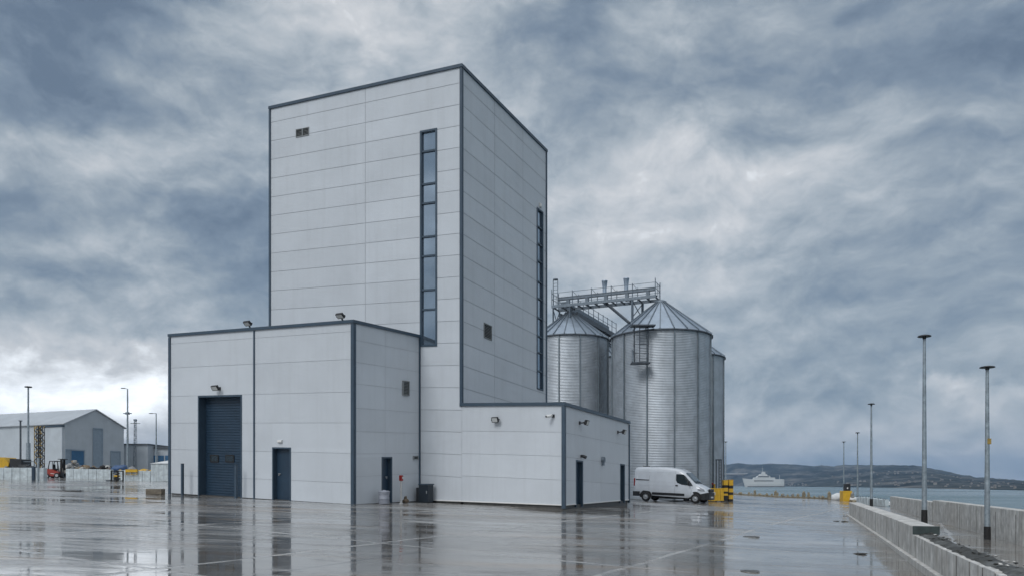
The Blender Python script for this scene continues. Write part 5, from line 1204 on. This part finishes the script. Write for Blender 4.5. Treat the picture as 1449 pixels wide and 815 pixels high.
def heap(name, label_stuff, u0, u1, v0, v1, Y0, Y1, n, mats, kind, seed, label=None, cat=None):
    rnd = random.Random(seed); m = MB(); cX = kx((u0+u1)/2)*(Y0+Y1)/2; base = gz(cX, Y0)
    for i in range(n):
        Y = rnd.uniform(Y0, Y1); u = rnd.uniform(u0, u1); X = kx(u)*Y; hmax = (VH-v0)/F*Y-gz(X, Y)
        env = .62+.38*mnoise.noise(Vector((u*.09,seed,0)))*1.6; z = gz(X, Y)+rnd.uniform(.45,1)*hmax*max(.3,min(1,env)); mi = rnd.randrange(len(mats)); r = rnd.uniform(.12,.42)
        M = Matrix.Rotation(rnd.uniform(0,6), 3, 'Z') @ Matrix.Rotation(rnd.uniform(-.8,.8), 3, 'X') @ Matrix.Rotation(rnd.uniform(-.8,.8), 3, 'Y')
        if rnd.random() < .45: m.box((X,Y,z), (r*rnd.uniform(.6,2.2), r*rnd.uniform(.4,1), r*rnd.uniform(.3,1)), mi, M)
        elif rnd.random() < .6: d = M @ Vector((r*2.2,0,0)); m.tube(Vector((X,Y,z))-d/2, Vector((X,Y,z))+d/2, r*.13, n=6, mi=mi)
        else: m.ico((X,Y,z), r, 1, .3, (1,1,.8), mi, i)
    for q in range(int((u1-u0)/5)):   # solid core so that the pile is not see-through
        u = u0+5*(q+.5); Y = (Y0+Y1)/2+.4; X = kx(u)*Y; hh = ((VH-v0)/F*Y-gz(X, Y))*(.55+.3*mnoise.noise(Vector((u*.09,seed,0)))); m.ico((X,Y,gz(X,Y)+hh*.42), max(.5,hh*.95), 2, .25, (1.1,1,.9), rnd.randrange(len(mats)), q+seed)
    o = m.build(name, mats, org=(cX, (Y0+Y1)/2, base))
    if kind: tag(o, kind=kind)
    else: tag(o, label, cat)
M_sc1 = mat('scrap grey', (.22,.23,.24), .7, var=.3); M_sc2 = mat('scrap tan', (.26,.20,.13), .8, var=.3); M_sc3 = mat('scrap pale', (.40,.40,.38), .7, var=.2); M_sc4 = mat('scrap rust', (.15,.085,.05), .8, var=.3)
heap('scrap_pile', '', 95, 162, 652.5, 664, yB+2, yB+5, 420, [M_sc1, M_sc2, M_sc3, M_sc4, M_black, M_steeld, M_sc3], 'stuff', 5)
heap('scrap_pile', '', 176, 212, 657, 666, yC+2, yC+4, 160, [M_sc1, M_sc2, M_sc4, M_black, M_yellow, M_yellow], 'stuff', 8)
heap('tyre_and_parts_pile', '', 6, 46, 655.5, 663, yA+2, yA+4, 220, [M_black, M_black, M_dark, M_steeld, M_sc1], 'stuff', 11)
Yb = yB+2.5; X = kx(170)*Yb; m = MB(); m.ico((X,Yb,gz(X,Yb)+.95), .75, 3, .25, (1.1,1,.95), seed=44, smooth=True); tag(m.build('tarpaulin_bundle', M_bluetarp, org=(X,Yb,gz(X,Yb))), 'blue tarpaulin bundle on the scrap between block walls', 'tarpaulin')
def digger():
    Y = yA+3.0; px = Y/F; X0 = kx(-2)*Y; zb = gz(X0, Y); t = thing('yellow_machine', (X0, Y, zb), 'yellow plant machine with a black engine box behind the left block wall', 'machine')
    zt = (VH-646.5)/F*Y; m = MB(); m.prism([(X0-2.6,Y,zb+.5),(X0+.7,Y,zb+.5),(X0+.85,Y,zt-.5),(X0+.5,Y,zt),(X0-2.2,Y,zt)], (0,1.5,0)); m.build('body', M_yellow, t, bevel=.05)
    m = MB(); m.prism([(X0+.86,Y+.05,zb+.5),(X0+1.85,Y+.05,zb+.5),(X0+1.85,Y+.05,zt-.15),(X0+.9,Y+.05,zt-.1)], (0,1.4,0)); m.build('engine_box', M_dark, t, bevel=.04)
    m = MB()
    for q in ((X0+1.86,zt-.35,X0+2.8,zt-.35),(X0+2.8,zt-.35,X0+2.8,zb+.8),(X0+1.86,zt-.8,X0+2.8,zt-.8)): m.bar((q[0],Y+.3,q[1]),(q[2],Y+.3,q[3]),.06,.06)
    m.build('guard_rail', M_steel, t)
    for x in (X0-1.8, X0+1.0): m = MB(); m.tube((x,Y-.2,zb+.5),(x,Y+.15,zb+.5),.5,n=20); m.build('wheel', M_black, t)
digger()
def forklift():
    p = Vector((kx(80)*86, 86, gz(kx(80)*86, 86))); Y = p.y; px = Y/F; zb = p.z; x0 = kx(63)*Y; S_ = 27.5*px/2.2; t = thing('forklift', (x0+.9, Y, zb), 'red forklift truck with dark cab beside the block wall', 'forklift')
    def Q(x, y, z): return Vector((x0+x*S_, Y+y*S_, zb+z*S_))
    m = MB(); m.prism([Q(.03,.1,.32),(Q(.0,.1,.7)),Q(.08,.1,.98),Q(.30,.1,1.05),Q(.75,.1,.98),Q(1.0,.1,.88),Q(1.5,.1,.66),Q(1.55,.1,.45),Q(1.45,.1,.22),Q(.62,.1,.22)], Vector((0,1.0*S_,0))); m.build('body', M_fred, t, bevel=.04)
    m = MB(); m.obox(Q(.62,.085,.52), Vector((.75*S_,0,-.12*S_)), Vector((0,.012*S_,0)), Vector((0,0,.05*S_))); m.build('side_stripe', M_white, t)
    m = MB()
    for y in (.12, 1.06):
        m.bar(Q(.33,y,1.0), Q(.50,y,1.90), .07*S_, .07*S_); m.bar(Q(.50,y,1.90), Q(1.38,y,1.93), .07*S_, .07*S_); m.bar(Q(1.38,y,1.93), Q(1.58,y,.62), .07*S_, .07*S_); m.bar(Q(.85,y,.95), Q(.85,y,1.9), .05*S_, .05*S_)
    m.obox(Q(.48,.1,1.90), Vector((.95*S_,0,0)), Vector((0,1.0*S_,0)), Vector((0,0,.05*S_))); m.build('cab_frame', M_black, t)
    m = MB(); m.obox(Q(.72,.4,.95), Vector((.4*S_,0,0)), Vector((0,.45*S_,0)), Vector((0,0,.14*S_))); m.obox(Q(.68,.4,1.02), Vector((.12*S_,0,0)), Vector((0,.45*S_,0)), Vector((-.05*S_,0,.55*S_))); m.build('seat', M_black, t, bevel=.03)
    m = MB()
    for y in (.28, .85): m.obox(Q(1.60,y,.12), Vector((.12*S_,0,0)), Vector((0,.1*S_,0)), Vector((0,0,2.0*S_))); m.obox(Q(1.74,y,.18), Vector((.09*S_,0,0)), Vector((0,.09*S_,0)), Vector((0,0,1.95*S_)))
    for z in (.4, 1.2, 2.05): m.obox(Q(1.61,.3,z), Vector((.2*S_,0,0)), Vector((0,.6*S_,0)), Vector((0,0,.1*S_)))
    m.obox(Q(1.35,.25,2.12), Vector((.75*S_,0,0)), Vector((0,.7*S_,0)), Vector((0,0,.07*S_))); m.build('mast', M_black, t)
    for y in (.35, .85): m = MB(); m.obox(Q(1.86,y,.1), Vector((.06*S_,0,0)), Vector((0,.12*S_,0)), Vector((0,0,.55*S_))); m.obox(Q(1.925,y,.1), Vector((.75*S_,0,0)), Vector((0,.12*S_,0)), Vector((0,0,.05*S_))); m.build('fork', M_steeld, t)
    for x, r in ((.26,.24), (1.35,.30)):
        for y in (.02, 1.0):
            m = MB(); m.tube(Q(x,y,r), Q(x,y+.2,r), r*S_, n=22); w_ = m.build('wheel', M_black, t); m = MB(); m.tube(Q(x,y-.006 if y < .5 else y+.19,r), Q(x,y+.01 if y < .5 else y+.206,r), r*.55*S_, n=18); m.build('rim', M_rim, w_, org=parent_origin(w_))
    m = MB(); m.tube(Q(.12,.6,1.0), Q(.12,.6,1.14), .05*S_, n=10); m.build('beacon', M_white, t)
forklift()

# ------------------------------------------------------------------ ship and far shore buildings
def ship():
    Y = 1500; px = Y/F; x0 = kx(1050.5)*Y; zw = WZ; t = thing('ferry_ship', (kx(1080)*Y, Y, zw), 'white passenger ship lying off the hills beyond the quay', 'ship')
    L = 58*px; hb = 14.0*px*.78; W_ = 13
    def st(f): # half width along the hull
        return W_/2*min(1, (f/.28)**.6 if f > 0 else 0)*(1 if f < .9 else 1-.25*(f-.9)/.1)
    m = MB(); rows = []
    for i in range(25):
        f = i/24; sheer = 14.4+2.4*max(0, (.25-f)/.25)-.6*max(0,(f-.55)/.45); rake = -4*(1-f)*(1 if f < .2 else 0)
        row = []
        for k, (fy, fz) in enumerate(((.72,-.06),(.9,.08),(1,.35),(1,1))):
            xx = x0+5+(L-5)*f-(5*fz*(1-f)**4); row.append(Vector((xx, Y-st(f)*fy, zw+sheer*fz)))
        rows.append(row+[Vector((v.x, 2*Y-v.y, v.z)) for v in row[::-1]])
    n = 8; vs = [v for r in rows for v in r]; m.add(vs, [(i*n+j, i*n+j+1, (i+1)*n+j+1, (i+1)*n+j) for i in range(24) for j in range(n-1)]); m.add(rows[-1], [list(range(n))])
    hull = m.build('hull', M_ship, t)
    m = MB(); m.obox((x0+9,Y-W_/2-.05,zw-.2), (L-9,0,0), (0,W_+.1,0), (0,0,1.7)); m.build('waterline_band', M_shipd, t)
    def blk(u0, u1, v0, v1, inset, name='deckhouse', mt=M_ship, rake=0):
        a, b = kx(u0)*Y, kx(u1)*Y; z0, z1 = (VH-v1)*px, (VH-v0)*px; m = MB(); m.prism([(a,Y-W_/2+inset,z0),(b,Y-W_/2+inset,z0),(b-rake*.4,Y-W_/2+inset,z1),(a+rake,Y-W_/2+inset,z1)], (0,W_-2*inset,0)); m.build(name, mt, t)
    blk(1065, 1096, 675, 678.6, .6, rake=3); blk(1070, 1089, 672.6, 675, 1.2, rake=3); blk(1073.5, 1085, 670.3, 672.6, 1.8, 'bridge_house', rake=2.5); blk(1077.5, 1082.5, 667, 670.3, 3.2, 'funnel', M_ship, 1.5)
    m = MB()
    for i in range(17): xx = kx(1066+i*1.6)*Y; m.obox((xx,Y-W_/2-.06,(VH-680.6)*px), (1.62,0,0), (0,.7,0), (0,0,2.1))
    for i in range(9): xx = kx(1071.5+i*1.7)*Y; m.obox((xx,Y-W_/2+1.0,(VH-674.6)*px), (2.6,0,0), (0,.25,0), (0,0,1.8))
    m.build('window_row', M_shipd, t)
    m = MB(); xx = kx(1079)*Y; m.tube((xx,Y,(VH-668)*px),(xx,Y,(VH-658.5)*px),.35,.15); m.bar((xx-2.5,Y,(VH-662.5)*px),(xx+2.5,Y,(VH-662.5)*px),.3,.3); m.tube((kx(1103)*Y,Y,(VH-677)*px),(kx(1103)*Y,Y,(VH-671.5)*px),.3); m.build('mast', M_ship, t)
    m = MB(); m.obox((kx(1094)*Y,Y-W_/2+.4,(VH-678.6)*px), (kx(1108)*Y-kx(1094)*Y,0,0), (0,W_-.8,0), (0,0,1.6)); m.build('aft_deck', M_ship, t)
ship()
def far_sheds():
    u0, u1, Yd = 1020, 1072, 2900
    while hill_z(1046, Yd) > (VH-672.5)/F*Yd and Yd > 2000: Yd -= 10
    while hill_z(1046, Yd) < (VH-672.5)/F*Yd and Yd < 3800: Yd += 10
    Yd -= 20
    x0, x1 = kx(u0)*Yd, kx(u1)*Yd; z0, z1 = (VH-672.5)/F*Yd, (VH-668.2)/F*Yd
    t = thing('waterfront_shed', ((x0+x1)/2, Yd, z0), 'long pale waterfront shed on the far shore behind the ship', 'shed')
    m = MB(); m.obox((x0,Yd,z0-1), (x1-x0,0,0), (0,30,0), (0,0,z1-z0-4)); m.build('wall', M_pallet, t)
    m = MB(); m.obox((x0-1,Yd-1.2,z1-4.9), (x1-x0+2,0,0), (0,32,0), (0,0,2.2)); m.build('roof', M_ship, t)
    m = MB(); m.obox((x0,Yd-.3,z0-.5), (x1-x0,0,0), (0,.25,0), (0,0,3.5)); m.build('door_row', M_shipd, t)
far_sheds()
proto_h = MB(); proto_h.local = True
proto_h.obox((-5,-3.5,-3), (10,0,0), (0,7,0), (0,0,8.5)); hm = proto_h
hm.prism([(-5.3,-3.9,5.5),(-5.3,3.9,5.5),(-5.3,0,8.6)], (10.6,0,0), 1)
house = hm.build('hill_house', [M_pallet, M_slate])
rnd = random.Random(21)
for i in range(130):
    r = rnd.random()
    if r < .15: u = rnd.uniform(1108, 1142)
    elif r < .6: u = rnd.uniform(1170, 1345)
    else: u = rnd.uniform(1330, 1449)
    y0, y1 = shore_y(u), max(ridge_y(u), shore_y(u)*1.25); t_ = rnd.uniform(.01,.12) if r < .15 else rnd.uniform(.05,.55)**1.2; Y = y0+(y1-y0)*t_
    o = house if i == 0 else house.copy()
    if i: COL.objects.link(o)
    o.location = (kx(u)*Y, Y, hill_z(u, Y)); o.rotation_euler = (0,0,rnd.uniform(-.6,.6)); k_ = rnd.uniform(.22,.46)*(1 if u < 1330 else .55); o.scale = (k_,k_,k_)
    tag(o, 'small pale house on the hillside across the water', 'house', 'houses on the far hills')
HAZE = .00010
if HAZE:
    m = MB(); m.obox((-8800,-2800,-9), (17600,0,0), (0,14500,0), (0,0,420)); hm = bpy.data.materials.new('sea haze'); hm.use_nodes = True; n, l = nodes_of(hm); n.remove(n['Principled BSDF'])
    pv = n.new('ShaderNodeVolumePrincipled'); pv.inputs['Density'].default_value = HAZE; pv.inputs['Color'].default_value = (.45,.68,1.0,1); l.new(pv.outputs[0], n['Material Output'].inputs['Volume'])
    tag(m.build('haze', hm), kind='stuff')
